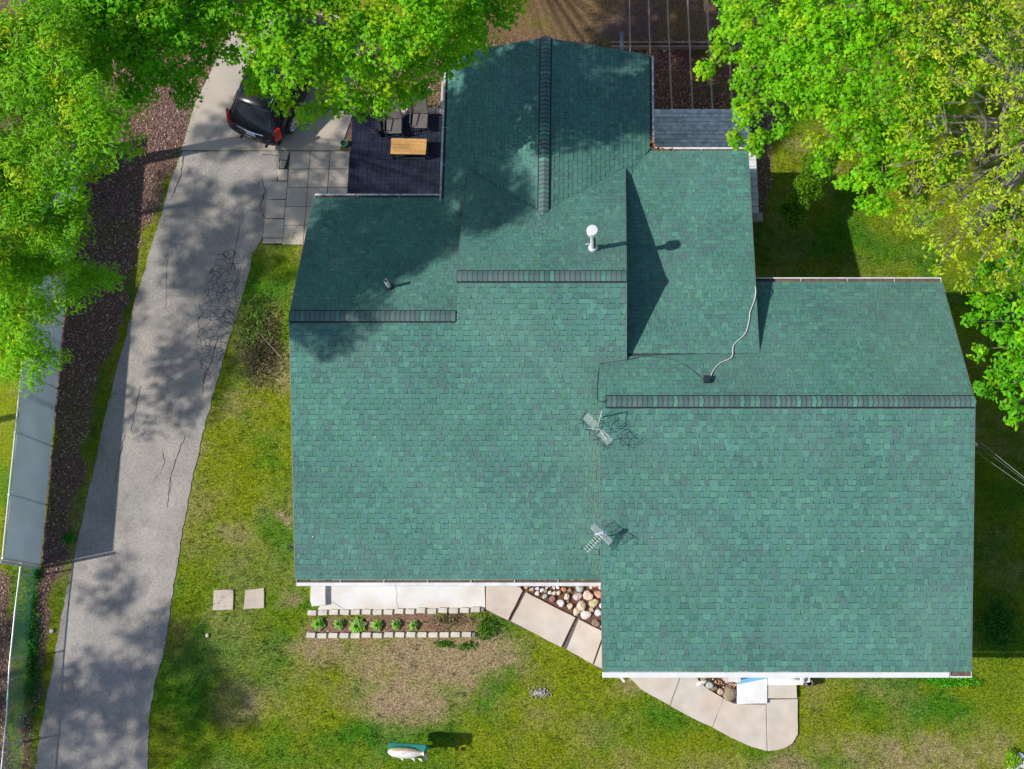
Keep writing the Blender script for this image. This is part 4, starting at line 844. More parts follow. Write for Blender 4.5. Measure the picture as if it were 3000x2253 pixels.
# ------------------------------------------------------------------ patio furniture
p = U(1197, 440); TZ = .46
tb = thing('patio_table', 'low patio table with a honey coloured slatted top and black frame', 'table', p)
q = [U(1146.5, 404, TZ), U(1250.6, 406.5, TZ), U(1246.7, 452, TZ), U(1143.6, 450.5, TZ)]
for k in range(5):
    f0, f1 = k / 5 + .004, (k + 1) / 5 - .004; ring = [q[0].lerp(q[3], f1), q[1].lerp(q[2], f1), q[1].lerp(q[2], f0), q[0].lerp(q[3], f0)]
    mb = MB(); mb.prism([v - Vector((0, 0, .022)) for v in ring], .022); mb.obj('top_slat', M['oak'], tb)
cen = sum(q, Vector()) / 4; leg = [v.lerp(cen, .06) for v in q]
for v in leg: mb = MB(); mb.box((v.x, v.y, TZ / 2 - .015), (.045, .045, TZ - .03)); mb.obj('leg', M['black'], tb)
mb = MB()
for i in range(4):
    a, b_ = leg[i], leg[(i + 1) % 4]
    for z in (.06, TZ - .05): mb.tube([(a.x, a.y, z), (b_.x, b_.y, z)], .014, 5)
mb.obj('frame', M['black'], tb)
def chair(p, rz, lab):
    t = thing('patio_chair', lab, 'chair', p, 'slatted patio chairs'); R = Matrix.Rotation(rz, 3, 'Z'); B = lambda x, y, z: Vector(p) + R @ Vector((x, y, z))
    for k in range(6): mb = MB(); y = -.24 + k * .088; mb.box(B(0, y, .40 - k * .010), (.48, .080, .022), rz, bev=.004); mb.obj('seat_slat', M['taupe'], t)
    for k in range(9):
        s_ = .05 + k * .088; Rk = R @ Matrix.Rotation(math.radians(58), 3, 'X'); mb = MB(); mb.box(B(0, .26 + s_ * .55, .36 + s_ * .86), (.47, .080, .020), R=Rk, bev=.004); mb.obj('back_slat', M['taupe'], t)
    for s_ in (-1, 1):
        mb = MB(); mb.tube([B(s_ * .27, -.26, 0), B(s_ * .27, -.27, .52), B(s_ * .28, -.24, .60), B(s_ * .28, .25, .62)], .020, 6); mb.obj('arm', M['steelgrey'], t)
        mb = MB(); mb.tube([B(s_ * .26, .30, 0), B(s_ * .26, .25, .40), B(s_ * .25, .72, 1.12)], .018, 6); mb.obj('leg', M['black'], t)
M['steelgrey'] = mat('dark_tube', (.10, .10, .105), rough=.4, metal=.3, var=.05)
chair(U(1155, 383, 0) + Vector((.06, .0, 0)), .03, 'left slatted patio chair with its back under the maple leaves')
chair(U(1230, 372, 0) + Vector((.06, .06, 0)), -.02, 'right slatted patio chair in front of the edging stones')
p = U(1118, 385); t = thing('folded_chair', 'black folded garden chair standing on the bricks left of the slatted chairs', 'chair', p)
mb = MB(); mb.box(p + Vector((0, .05, .25)), (.10, .50, .42), .22, bev=.01); mb.obj('seat', M['black'], t)
mb = MB()
for s_ in (-.22, .26): mb.tube([p + Vector((.02, s_, 0)), p + Vector((-.03, s_, .75))], .018, 6)
mb.tube([p + Vector((-.12, -.2, .3)), p + Vector((-.3, -.05, .3))], .03, 6); mb.obj('frame', M['black'], t)
# edging stones behind the chairs
es = thing('stone_edging', 'row of rounded pale edging stones behind the patio chairs', 'edging', U(1250, 323))
for x in (1108, 1133, 1158, 1181, 1201, 1232, 1264, 1287): mb = MB(); mb.box(U(x, 324, .08), (.235, .17, .18), random.uniform(-.06, .06), bev=.04); mb.obj('stone', M['paver'], es)
mb = MB(); a, b_ = U(1302, 335), U(1306, 240); mb.box((a + b_) / 2 + Vector((-.05, 0, .03)), (.16, (a - b_).length, .08)); struct('wall_kerb', mb, M['paver'])
p = U(1011, 424); t = thing('garden_pot', 'round teal garden pot on the leaf strip beside the bricks', 'pot', p)
mb = MB(); mb.lathe(p, [(.001, .0), (.09, .0), (.12, .08), (.125, .16), (.118, .17), (.10, .165), (.095, .10)], 20); mb.obj('pot', M['teal'], t, smooth=True)
mb = MB(); mb.lathe(p, [(.001, .12), (.097, .12)], 16); mb.obj('soil', M['soil'], t)

# ------------------------------------------------------------------ fence
Z1 = 2.25
fn = thing('screened_fence', 'tall fence hung with grey privacy cloth along the left boundary', 'fence', U(150, 1300))
base = [U(116, 1655), U(165, 1139), U(183, 949), U(217, 610), U(232, 440)]
mb = MB(); top_ = [b + Vector((-.02, 0, Z1 - .05)) for b in base]; n = 5
for i in range(4):
    seg = 14
    for k in range(seg):
        a0, a1 = base[i].lerp(base[i + 1], k / seg), base[i].lerp(base[i + 1], (k + 1) / seg); w0, w1 = math.sin(k * 1.3 + i) * .006, math.sin((k + 1) * 1.3 + i) * .006
        mb.poly([a0 + Vector((.03, 0, .03 + w0)), a1 + Vector((.03, 0, .03 + w1)), a1 + Vector((.03 + w1, 0, Z1 - .06)), a0 + Vector((.03 + w0, 0, Z1 - .06))])
        mb.poly([a0 + Vector((.03 + w0, 0, Z1 - .06)), a1 + Vector((.03 + w1, 0, Z1 - .06)), a1 + Vector((.022 + w1, 0, Z1 - .06)), a0 + Vector((.022 + w0, 0, Z1 - .06))])
        mb.poly([a1 + Vector((.022, 0, .03 + w1)), a0 + Vector((.022, 0, .03 + w0)), a0 + Vector((.022 + w0, 0, Z1 - .06)), a1 + Vector((.022 + w1, 0, Z1 - .06))])
mb.obj('privacy_cloth', M['screen'], fn)
mb = MB(); mb.tube([b + Vector((0, 0, Z1)) for b in base], .024, 8); mb.obj('top_rail', M['white'], fn)
tot = []
for i in range(4):
    L_ = (base[i + 1] - base[i]).length
    for k in range(int(L_ / 2.4) + 1): tot.append(base[i].lerp(base[i + 1], k / (int(L_ / 2.4) + 1)))
for b in tot: mb = MB(); mb.tube([b, b + Vector((0, 0, Z1 + .02))], .030, 8); mb.obj('post', M['steel'], fn)
b = base[0]; mb = MB(); mb.tube([b + Vector((.0, -.10, 0)), b + Vector((0, -.10, Z1 + .06))], .045, 10); mb.lathe(b + Vector((0, -.10, Z1 + .06)), [(.055, 0), (.05, .03), (.001, .05)], 10); mb.obj('end_post', M['steelgate'] if 'steelgate' in M else M['steel'], fn)
mb = MB()
for k in range(44): z = .04 + k * .05; mb.tube([b + Vector((.0, .05, z)), b + Vector((0, -.08, z + .02))], .007, 4)
mb.obj('lacing', M['steel'], fn, kind='stuff')
cf = thing('chain_link_fence', 'low green chain link fence with a silver top rail at the bottom left', 'fence', U(80, 1950))
cb = [U(113, 1658), U(97, 1789), U(81, 1952), U(74, 2088), U(59, 2250), U(45, 2420)]; Z2 = 1.10
mb = MB(); mb.tube([q_ + Vector((0, 0, Z2)) for q_ in cb], .020, 8); mb.obj('top_rail', M['alu'], cf)
def along(L):
    for i in range(len(cb) - 1):
        l = (cb[i + 1] - cb[i]).length
        if L <= l or i == len(cb) - 2: return cb[i].lerp(cb[i + 1], L / l)
        L -= l
TL = sum((cb[i + 1] - cb[i]).length for i in range(len(cb) - 1)); mb = MB(); s_ = .075; k = -Z2 / 1.0
x = -Z2
while x < TL:
    for sg in (1, -1):
        z0_, z1_ = .03, Z2 - .02; a0 = x if sg > 0 else x + Z2; a1 = x + Z2 if sg > 0 else x
        if a0 < 0: z0_ += (0 - a0) / (Z2) * (Z2 - .05); a0 = 0
        if a1 < 0: z1_ = z1_ - (0 - a1) / Z2 * (Z2 - .05); a1 = 0
        if min(a0, a1) >= TL: continue
        mb.tube([along(min(a0, TL)) + Vector((0, 0, z0_)), along(min((a0 + a1) / 2, TL)) + Vector((0, 0, (z0_ + z1_) / 2)), along(min(a1, TL)) + Vector((0, 0, z1_))], .0048, 3, cap=False)
    x += s_
mb.obj('wire_mesh', M['green_wire'], cf, kind='stuff')
for k in range(4): q_ = along(.3 + k * 2.4); mb = MB(); mb.tube([q_, q_ + Vector((0, 0, Z2))], .024, 8); mb.obj('post', M['steel'], cf)

# ------------------------------------------------------------------ lawn ornament
p = U(1215, 2212, 0); t = thing('lawn_ornament', 'long green, tan and white lawn ornament on a post at the bottom of the lawn', 'ornament', p)
OZ = 1.15; a, b_ = U(1137, 2200, OZ), U(1243, 2206, OZ); dx = (b_ - a).normalized(); dy = Vector((-dx.y, dx.x, 0)); L_ = (b_ - a).length
prof = [(0, .05), (.04, .10), (.12, .15), (.3, .18), (.55, .18), (.75, .14), (.88, .09), (.94, .06), (1.0, .10)]
mb = MB(); i0 = 0; N = 14
for u, r_ in prof:
    for j in range(N):
        th = 2 * math.pi * j / N; mb.v.append(tuple(a + dx * (u * L_) + dy * (math.cos(th) * r_ * .95 + math.sin(u * 9 + j) * .006) + Vector((0, 0, math.sin(th) * r_ * 1.05))))
for k in range(len(prof) - 1):
    for j in range(N):
        mb.f.append((k * N + j, k * N + (j + 1) % N, (k + 1) * N + (j + 1) % N, (k + 1) * N + j)); cy = math.cos(2 * math.pi * (j + .5) / N)
        mb.c.append((.02, .22, .15) if cy > .62 else ((.50, .33, .18) if cy > .12 else (.68, .63, .60)))
mb.f.append(tuple(range(N))[::-1]); mb.c.append((.5, .5, .45)); mb.obj('body', M['driftwhite'], t, smooth=True)
mb = MB(); e_ = b_
for s_, co in ((1, (.02, .20, .17)), (-1, (.68, .62, .60))):
    mb.faces([e_ - dx * .06 + Vector((0, 0, .03)), e_ + dx * .07 + dy * s_ * .19 + Vector((0, 0, .10)), e_ + dx * .13 + dy * s_ * .16, e_ + dx * .01, e_ - dx * .06 - Vector((0, 0, .03)), e_ + dx * .07 + dy * s_ * .19 + Vector((0, 0, .06)), e_ + dx * .13 + dy * s_ * .16 - Vector((0, 0, .04)), e_ + dx * .01 - Vector((0, 0, .04))], [(0, 1, 2, 3), (7, 6, 5, 4), (0, 4, 5, 1), (1, 5, 6, 2), (2, 6, 7, 3)], co)
mb.obj('tail', M['driftwhite'], t)
mb = MB()
for u, s_ in ((.30, -1), (.62, -1), (.82, -1)): f_ = a + dx * (u * L_) + dy * s_ * .15; mb.faces([f_, f_ + dx * .12, f_ + dx * .14 + dy * s_ * .10 + Vector((0, 0, -.05)), f_ + Vector((0, 0, -.04)), f_ + dx * .12 + Vector((0, 0, -.04)), f_ + dx * .14 + dy * s_ * .10 + Vector((0, 0, -.08))], [(0, 1, 2), (5, 4, 3), (0, 2, 5, 3), (1, 4, 5, 2)], (.66, .60, .56))
mb.obj('fin', M['driftwhite'], t)
mb = MB(); mb.box(a.lerp(b_, .52) + dy * .12 - Vector((0, 0, .06)), (L_ * 1.06, .24, .22), math.atan2(dx.y, dx.x), bev=.02); mb.obj('housing', mat('green_enamel', (.010, .17, .12), rough=.35, var=.2, fine=.1), t)
q_ = a.lerp(b_, .62); mb = MB(); mb.box((q_.x, q_.y, .48), (.10, .10, .96)); mb.obj('post', M['joist'], t)
# scruffy grey remains of a stump in the lawn
mb = MB(); rg = random.Random(9)
for k in range(240):
    a_ = rg.uniform(0, 6.28); r_ = abs(rg.gauss(0, .5)); c0_ = rg.uniform(.15, .5); mb.box(U(1582 + math.cos(a_) * 27 * r_, 2029 + math.sin(a_) * 13 * r_, rg.uniform(.01, .06)), (rg.uniform(.03, .09), .02, .015), rg.uniform(0, 3), col=(c0_, c0_ * .9, c0_ * .86))
tag(mb.obj('wood_chips', M['stone'], None), 'small patch of grey wood chips lying in the front lawn', 'wood chips', kind='stuff')
# white rocks and plant in the bottom right corner
rk = thing('white_rocks', 'cluster of white rocks at the bottom right corner of the lawn', 'rocks', U(2985, 2240))
for k, (x, y, r_) in enumerate(((2975, 2228, .10), (2990, 2214, .11), (2978, 2247, .13), (2996, 2240, .12), (3010, 2225, .14), (2962, 2256, .12))): mb = MB(); mb.blob(U(x, y, .06), (r_, r_ * .9, .09), (.68, .68, .66), seed=k + 40, flat=.55); mb.obj('rock', M['stone'], rk)
mb = MB(); mb.blob(U(287, 486, .10), (.27, .22, .16), (.36, .37, .38), seed=12, n=14, rings=8, flat=.5, rough=.1, rz=.3); tag(mb.obj('boulder', M['stone'], None), 'pale grey flat boulder at the foot of the leaning tree trunk', 'boulder')
for k, (x, y, r_, lab) in enumerate(((1946, 145, .10, 'small white stone lying on the red leaves beside the deck joists'), (151, 1848, .07, 'small pale stone on the mulch beside the drive'), (607, 1861, .06, 'tiny pale stone on the side lawn below the stepping stones'))): mb = MB(); mb.blob(U(x, y, .04), (r_ * .9, r_, r_ * .6), (.55, .5, .46), seed=k + 90); tag(mb.obj('loose_stone', M['stone'], None), lab, 'stone')
# ------------------------------------------------------------------ car
CH = math.radians(22); c0 = U(752, 425); fw = Vector((math.sin(CH), math.cos(CH), 0)); rt = Vector((math.cos(CH), -math.sin(CH), 0))
W = lambda x, y, z: c0 + rt * x + fw * y + Vector((0, 0, z)); RC = Matrix((rt, fw, Vector((0, 0, 1)))).transposed()
car = thing('parked_car', 'black crossover car parked on the concrete pad half under the maple', 'car', c0 + fw * 2.3)
SEC = [(0.00, .40, .60, .56, .56, .60, .40), (0.05, .34, .82, .64, .78, .67, .60), (.11, .30, .90, .72, .86, .78, .66), (0.17, .30, .92, .90, .84, .96, .70), (.34, .28, .925, 1.02, .86, 1.12, .68), (.66, .26, .93, 1.07, .865, 1.52, .60), (.84, .26, .93, 1.08, .865, 1.60, .60),
       (1.7, .25, .93, 1.07, .87, 1.66, .62), (2.6, .25, .93, 1.05, .87, 1.64, .62), (3.0, .25, .93, 1.04, .87, 1.52, .62), (3.55, .25, .93, 1.02, .86, 1.12, .66), (4.2, .27, .91, .95, .82, 1.02, .6), (4.62, .3, .84, .80, .74, .86, .5), (4.76, .36, .66, .6, .6, .66, .4)]
def ring(s_):
    y, zb, w_, zk, wk, zr, wr = s_
    h = [(0, zb), (w_ * .8, zb), (w_ * .97, zb + .08), (w_, (zb + zk) / 2), (w_ * .985, zk - .12), (wk, zk), (wr + .35 * (wk - wr), zk + .62 * (zr - zk)), (wr, zr - .05), (wr * .85, zr - .008), (0, zr + .02)]
    return [(x, z) for x, z in h] + [(-x, z) for x, z in h[-2:0:-1]]
mb = MB(); n = len(ring(SEC[0]))
for s_ in SEC: mb.v += [tuple(W(x, s_[0] + (.10 * (abs(x) / .93) ** 3 if s_[0] < .4 else 0), z)) for x, z in ring(s_)]
for k in range(len(SEC) - 1):
    for j in range(n): mb.f.append((k * n + (j + 1) % n, k * n + j, (k + 1) * n + j, (k + 1) * n + (j + 1) % n)); mb.c.append(None)
mb.f.append(tuple(range(n))); mb.f.append(tuple((len(SEC) - 1) * n + j for j in range(n))[::-1]); mb.c += [None, None]
body = mb.obj('body', M['carpaint'], car, smooth=True)
def panel(name, pts, m, off=.014, par=None, nx=6, ny=4, bow=.0):
    # bilinear patch between four corners a-b (lower) and d-c (upper), pushed outwards and bowed
    a, b, c, d = [Vector(p) for p in pts]; nr = ((b - a).cross(d - a)).normalized(); mb = MB(); g_ = []
    for j in range(ny + 1):
        for i in range(nx + 1):
            u, v = i / nx, j / ny; p = a.lerp(b, u).lerp(d.lerp(c, u), v) + nr * (off + bow * 4 * u * (1 - u)); g_.append(p)
    F = [(j * (nx + 1) + i, j * (nx + 1) + i + 1, (j + 1) * (nx + 1) + i + 1, (j + 1) * (nx + 1) + i) for j in range(ny) for i in range(nx)]
    back = [p - nr * .012 for p in g_]; m_ = len(g_); edge = [i for i in range(nx + 1)] + [(j + 1) * (nx + 1) - 1 for j in range(1, ny + 1)] + [ny * (nx + 1) + i for i in range(nx - 1, -1, -1)] + [j * (nx + 1) for j in range(ny - 1, 0, -1)]
    F2 = [(edge[(k + 1) % len(edge)], edge[k], edge[k] + m_, edge[(k + 1) % len(edge)] + m_) for k in range(len(edge))]
    mb.faces([W(*p) for p in g_ + back], F + F2); return mb.obj(name, m, par or car, smooth=False)
rg_ = panel('rear_window', [(-.66, .40, 1.08), (.66, .40, 1.08), (.54, .74, 1.52), (-.54, .74, 1.52)], M['glass'], off=.035, bow=.035)
panel('roof_panel', [(-.52, .95, 1.615), (.52, .95, 1.615), (.55, 2.4, 1.665), (-.55, 2.4, 1.665)], M['glass'], off=.012, bow=.015)
for s_ in (-1, 1):
    q = [(s_ * .845, .75, 1.10), (s_ * .86, 3.2, 1.08), (s_ * .66, 2.85, 1.52), (s_ * .655, 1.0, 1.52)]
    if s_ < 0: q = [q[1], q[0], q[3], q[2]]
    panel('side_window', q, M['glass'], off=.03)
    mb = MB(); mb.tube([W(s_ * .57, .95, 1.66), W(s_ * .59, 1.1, 1.70), W(s_ * .60, 2.4, 1.72), W(s_ * .58, 2.6, 1.68)], .018, 6); mb.obj('roof_rail', M['chrome'], car)
    mb = MB(); P = [W(s_ * x, y, z) for x, y, z in ((.83, .13, .70), (.962, .34, .70), (.925, .46, 1.10), (.83, .32, 1.08))]; nn_ = ((P[1] - P[0]).cross(P[3] - P[0])).normalized() * (1 if s_ > 0 else -1)
    mb.faces([p + nn_ * .05 for p in P] + [p - nn_ * .05 for p in P], [(0, 1, 2, 3), (7, 6, 5, 4), (1, 0, 4, 5), (2, 1, 5, 6), (3, 2, 6, 7), (0, 3, 7, 4)] if s_ > 0 else [(3, 2, 1, 0), (4, 5, 6, 7), (5, 4, 0, 1), (6, 5, 1, 2), (7, 6, 2, 3), (4, 7, 3, 0)]); mb.obj('tail_light', M['tail'], car)
mb = MB(); mb.tube([W(-.46, .11, .86), W(-.2, .075, .875), W(.2, .075, .875), W(.46, .11, .86)], .022, 6); mb.obj('chrome_strip', M['chrome'], car)
mb = MB(); mb.box(W(0, .055, .76), (.32, .02, .16), R=RC @ Matrix.Rotation(-.25, 3, 'X'), bev=.004); mb.obj('licence_plate', M['plate'], car)
mb = MB(); mb.tube([W(.02, .33, 1.06), W(-.1, .36, 1.12), W(-.42, .43, 1.18)], [.02, .014, .008], 6); mb.obj('wiper', M['alu'], rg_)
mb = MB(); P = [(x, .02 + .13 * (abs(x) / .9) ** 3) for x in (-.9, -.7, -.4, 0, .4, .7, .9)]
for i in range(6): mb.faces([W(P[i][0], P[i][1] - .045, .46), W(P[i + 1][0], P[i + 1][1] - .045, .46), W(P[i + 1][0], P[i + 1][1] - .045, .60), W(P[i][0], P[i][1] - .045, .60), W(P[i][0], P[i][1] + .1, .645), W(P[i + 1][0], P[i + 1][1] + .1, .645), W(P[i][0], P[i][1] + .08, .40), W(P[i + 1][0], P[i + 1][1] + .08, .40)], [(0, 1, 2, 3), (3, 2, 5, 4), (6, 7, 1, 0)])
mb.obj('bumper', M['trim'], car)
mb = MB()
for s_ in (-1, 1): mb.tube([W(s_ * .45, .2, .30), W(s_ * .45, -.05, .30)], .04, 10)
mb.obj('exhaust', M['trim'], car)
for s_ in (-1, 1):
    for y in (1.02, 3.75):
        cw = W(s_ * .86, y, .36); mb = MB(); Rw = RC @ Matrix.Rotation(s_ * math.pi / 2, 3, 'Y')
        pr = [(.22, -.11), (.30, -.12), (.345, -.10), (.36, -.05), (.36, .05), (.345, .10), (.30, .12), (.26, .11)]; N = 28; i0 = 0
        for r_, h in pr:
            for j in range(N): a = 2 * math.pi * j / N; mb.v.append(tuple(cw + Rw @ Vector((r_ * math.cos(a), r_ * math.sin(a), h))))
        for k in range(len(pr) - 1):
            for j in range(N): mb.f.append((k * N + j, k * N + (j + 1) % N, (k + 1) * N + (j + 1) % N, (k + 1) * N + j)); mb.c.append(None)
        wh = mb.obj('wheel', M['tyre'], car, smooth=True)
        mb = MB()
        for j in range(N):
            a, b_ = 2 * math.pi * j / N, 2 * math.pi * (j + 1) / N; V_ = [(r_ * math.cos(t), r_ * math.sin(t), h) for t in (a, b_) for r_, h in ((.265, .115), (.235, .10), (.225, .0))]
            mb.faces([cw + Rw @ Vector(v) for v in V_], [(0, 3, 4, 1), (1, 4, 5, 2)])
        for j in range(7):
            a = 2 * math.pi * j / 7
            for da in (-.10, .10): mb.tube([cw + Rw @ Vector((.04 * math.cos(a), .04 * math.sin(a), .085)), cw + Rw @ Vector((.245 * math.cos(a + da), .245 * math.sin(a + da), .10))], [.022, .016], 5)
        mb.lathe((0, 0, 0), [(.001, .10), (.05, .095), (.06, .07)], 14); k0 = len(mb.v) - 42
        mb.v[k0:] = [tuple(cw + Rw @ Vector(v)) for v in mb.v[k0:]]
        mb.obj('rim', M['alu'], wh)
        mb = MB(); mb.tube([cw + Rw @ Vector((0, 0, .02)), cw + Rw @ Vector((0, 0, .03))], .23, 20); mb.obj('brake_disc', M['trim'], wh)
        mb = MB()
        for j in range(13): a = math.pi * j / 12; a2 = math.pi * (j + 1) / 12
        for j in range(12):
            a, a2 = math.pi * j / 12, math.pi * (j + 1) / 12; o_ = [(y + .42 * math.cos(t), .33 + .42 * math.sin(t)) for t in (a, a2)]; i_ = [(y + .375 * math.cos(t), .33 + .375 * math.sin(t)) for t in (a, a2)]
            mb.poly([W(s_ * .955, *o_[0]), W(s_ * .955, *o_[1]), W(s_ * .955, *i_[1]), W(s_ * .955, *i_[0])]); mb.poly([W(s_ * .955, *o_[0]), W(s_ * .90, *o_[0]), W(s_ * .90, *o_[1]), W(s_ * .955, *o_[1])])
        mb.obj('wheel_arch', M['trim'], car)

# ------------------------------------------------------------------ trees
def domepts(cen, n, rad):
    z = RNG.uniform(-.35, 1, n); a = RNG.uniform(0, 6.283, n); r = np.sqrt(1 - z * z); d = np.stack([r * np.cos(a), r * np.sin(a), z], 1)
    k = rad * RNG.uniform(.55, 1.08, n)[:, None]
    return cen + d * k * np.array([1, 1, .8]), d
def leafpts(cen, n, rad, flat):
    d = RNG.normal(0, 1, (n, 3)); d /= np.linalg.norm(d, axis=1)[:, None]; r = RNG.random(n) ** (1 / 2.2)
    return cen + d * r[:, None] * np.array([rad, rad, rad * flat])
def make_leaves(name, P, size, colr, m, shape, up=.75, N=None):
    n = len(P); a = RNG.uniform(0, 6.283, n); nz = RNG.normal(0, 1, (n, 3)) * (1 - up) * 1.3; nz[:, 2] += .75
    if N is not None: nz += N * .75
    nz /= np.linalg.norm(nz, axis=1)[:, None]
    t = np.stack([np.cos(a), np.sin(a), np.zeros(n)], 1); t -= nz * (t * nz).sum(1)[:, None]; t /= np.linalg.norm(t, axis=1)[:, None]; b = np.cross(nz, t)
    s = size * RNG.uniform(.65, 1.25, n); SHP = np.array(shape); k = len(SHP)
    V = P[:, None] + (t[:, None] * SHP[None, :, 0, None] + b[:, None] * SHP[None, :, 1, None] + nz[:, None] * SHP[None, :, 2, None]) * s[:, None, None]
    return rawmesh(name, V.reshape(-1, 3), np.arange(n * k).reshape(-1, k), colr, m)
MAPLE = [(-.45, 0, 0), (-.15, -.30, .02), (-.05, -.60, -.10), (.18, -.22, .03), (.65, 0, -.12), (.18, .22, .03), (-.05, .60, -.10), (-.15, .30, .02)]
OVAL = [(-.55, 0, 0), (-.1, -.27, .04), (.35, -.18, .0), (.65, 0, -.08), (.35, .18, 0), (-.1, .27, .04)]
LANCE = [(-.8, 0, 0), (0, -.24, .03), (.9, 0, -.1), (0, .24, .03)]
def tree(name, label, group, base, blobs, pal, shape, size, ncl, nleaf, crad, flat, branch_r=.16, m_b='bark', up=.75, gap=.0, jitter=.18, inner=.35, lean=None, twigs=0, seed=0, dens=3.2, low=.9):
    t = thing(name, label, 'tree', base, group); rg = random.Random(seed); allP, allC, allN = [], [], []; ncl = ncl * dens; pal = np.array(pal); mb = MB(); mt = MB()
    bl = [(U(x, y, z), r * (H - z) / FPX, z) if len(b) == 4 else None for b in blobs for x, y, r, z in [b]]
    cen = sum((b[0] for b in bl), Vector()) / len(bl)
    top = Vector((base.x, base.y, 0)) + (lean or Vector((0, 0, 0))) + Vector((0, 0, max(2.2, min(b[2] for b in bl) - 1.0)))
    bz = Vector((base.x, base.y, 0)); pts = [bz - Vector((0, 0, .1)), bz.lerp(top, .08) + Vector((0, 0, .02)), bz.lerp(top, .5), top]
    mb.tube(pts, [branch_r * 1.45, branch_r * 1.05, branch_r * .9, branch_r * .75], 12)
    for c_, R_, z_ in bl:
        limb = 0.3 if name == 'unseen_shade_tree' else (0.22 if m_b == 'bark' else .8)
        tgt = c_ - Vector((0, 0, R_ * flat * low)); mid = top.lerp(tgt, .5) + Vector((rg.uniform(-.3, .3), rg.uniform(-.3, .3), rg.uniform(-.1, .4)))
        mt.tube([top - Vector((0, 0, .3)), mid, tgt], [branch_r * .34 * limb, branch_r * .18 * limb, branch_r * .06 * limb], 6)
        n = max(4, int(ncl * R_ * R_)); tone = rg.uniform(.85, 1.15)
        for k in range(n):
            a = rg.uniform(0, 6.283); inn = rg.random() < inner; rr = math.sqrt(rg.random()) * (1 + jitter * math.sin(a * 5 + R_ * 9 + c_.x) * .6) * (.92 if not inn else .75)
            z = math.sqrt(max(0, 1 - min(rr, 1) ** 2)) * (1 if not inn else rg.uniform(-.7, .5)); p = c_ + Vector((math.cos(a) * rr * R_, math.sin(a) * rr * R_, z * R_ * flat + rg.gauss(0, .12)))
            if rg.random() < gap: continue
            q, dn = domepts(np.array(p), max(3, int(nleaf * rg.uniform(.6, 1.4))), crad * rg.uniform(.7, 1.2)); allP.append(q); allN.append(dn)
            hue = rg.random(); base_c = pal[0] * (1 - hue) + pal[1] * hue if rg.random() > .16 else pal[2]
            cc = base_c[None] * RNG.uniform(.75, 1.25, len(q))[:, None] * tone * (1 + RNG.normal(0, .05, (len(q), 3))); allC.append(cc)
            if twigs and rg.random() < twigs: mt.tube([tgt.lerp(p, .15), tgt.lerp(p, .6) + Vector((rg.uniform(-.12, .12), rg.uniform(-.12, .12), .05)), p], [.022, .014, .007], 4)
    mb.obj('trunk', M[m_b], t); mt.obj('branches', M[m_b], t)
    P = np.concatenate(allP); Cc = np.clip(np.concatenate(allC), .003, .9)
    me = make_leaves('crown', P, size, Cc, M['leaf'], shape, up, np.concatenate(allN)); o = bpy.data.objects.new('crown', me); place(o, t.location, t); me.transform(Matrix.Translation(-t.location)); 
    return t, len(P)
YG = [(.22, .54, .003), (.14, .43, .003), (.36, .57, .004)]; DG = [(.055, .20, .006), (.035, .14, .006), (.11, .28, .006)]
BG = [(.22, .54, .003), (.15, .44, .003), (.34, .56, .005)]; YL = [(.33, .50, .010), (.46, .54, .03), (.20, .46, .008)]; WG = [(.10, .24, .008), (.06, .18, .008), (.20, .32, .008)]
nl = []
b = U(1050, -80); 
nl.append(tree('maple_tree', 'big bright green maple spreading over the patio and the left side of the rear gable', 'maple trees', b, [(765, 262, 30, 7.4), (650, 50, 75, 9.6), (720, 130, 85, 9.9), (800, 20, 120, 10.6), (850, 180, 110, 10.4), (735, 215, 52, 9.2), (850, 290, 45, 9.0), (960, 90, 150, 10.0), (960, 250, 95, 8.2), (940, 320, 38, 7.2), (1090, 150, 140, 9.8), (1080, 265, 80, 8.0), (1200, 80, 140, 9.8), (1200, 195, 85, 8.6), (1160, 262, 38, 7.6), (1255, 215, 40, 7.8), (1330, 90, 105, 9.0), (1310, 170, 55, 8.0), (1420, 60, 85, 8.4), (1395, 140, 42, 7.6), (1480, 20, 60, 8.2), (1520, 5, 36, 8.0), (900, -100, 200, 10), (1250, -120, 200, 10), (900, -330, 220, 10.5), (1250, -340, 220, 10.5), (600, -250, 200, 10.5), (1060, -220, 180, 10.8), (700, -420, 220, 10.5), (1350, 175, 28, 7.4), (1110, 298, 34, 7.6), (1185, 284, 30, 7.6), (1228, 262, 30, 7.6), (1010, 325, 24, 7.2), (1065, 318, 26, 7.2), (900, 335, 22, 7.0)], YG, MAPLE, .106, 14, 38, .30, .55, branch_r=.24, inner=.42, seed=1))
b = U(420, 60)
nl.append(tree('maple_tree', 'darker green maple at the top left between the ash and the parking pad', 'maple trees', b, [(210, 30, 110, 11.2), (320, 90, 110, 11.4), (330, 20, 110, 11.6), (440, 40, 110, 11.4), (400, 160, 90, 10.8), (480, 130, 80, 10.8), (540, 60, 90, 11.0), (590, 150, 40, 10.2), (560, 220, 38, 10.0), (490, 225, 48, 10.0), (440, 250, 50, 10.0), (540, 290, 26, 9.6), (380, 270, 60, 10.2), (600, 30, 60, 11.0), (630, 90, 36, 10.6), (300, -100, 180, 12.0), (520, -110, 150, 12.0), (660, 20, 50, 11.2), (250, 150, 60, 10.6), (300, 200, 60, 10.4)], [(.17, .50, .004), (.11, .42, .004), (.28, .55, .004)], MAPLE, .106, 13, 36, .28, .5, branch_r=.18, inner=.45, seed=2, dens=4.8))
b = U(318, 486)
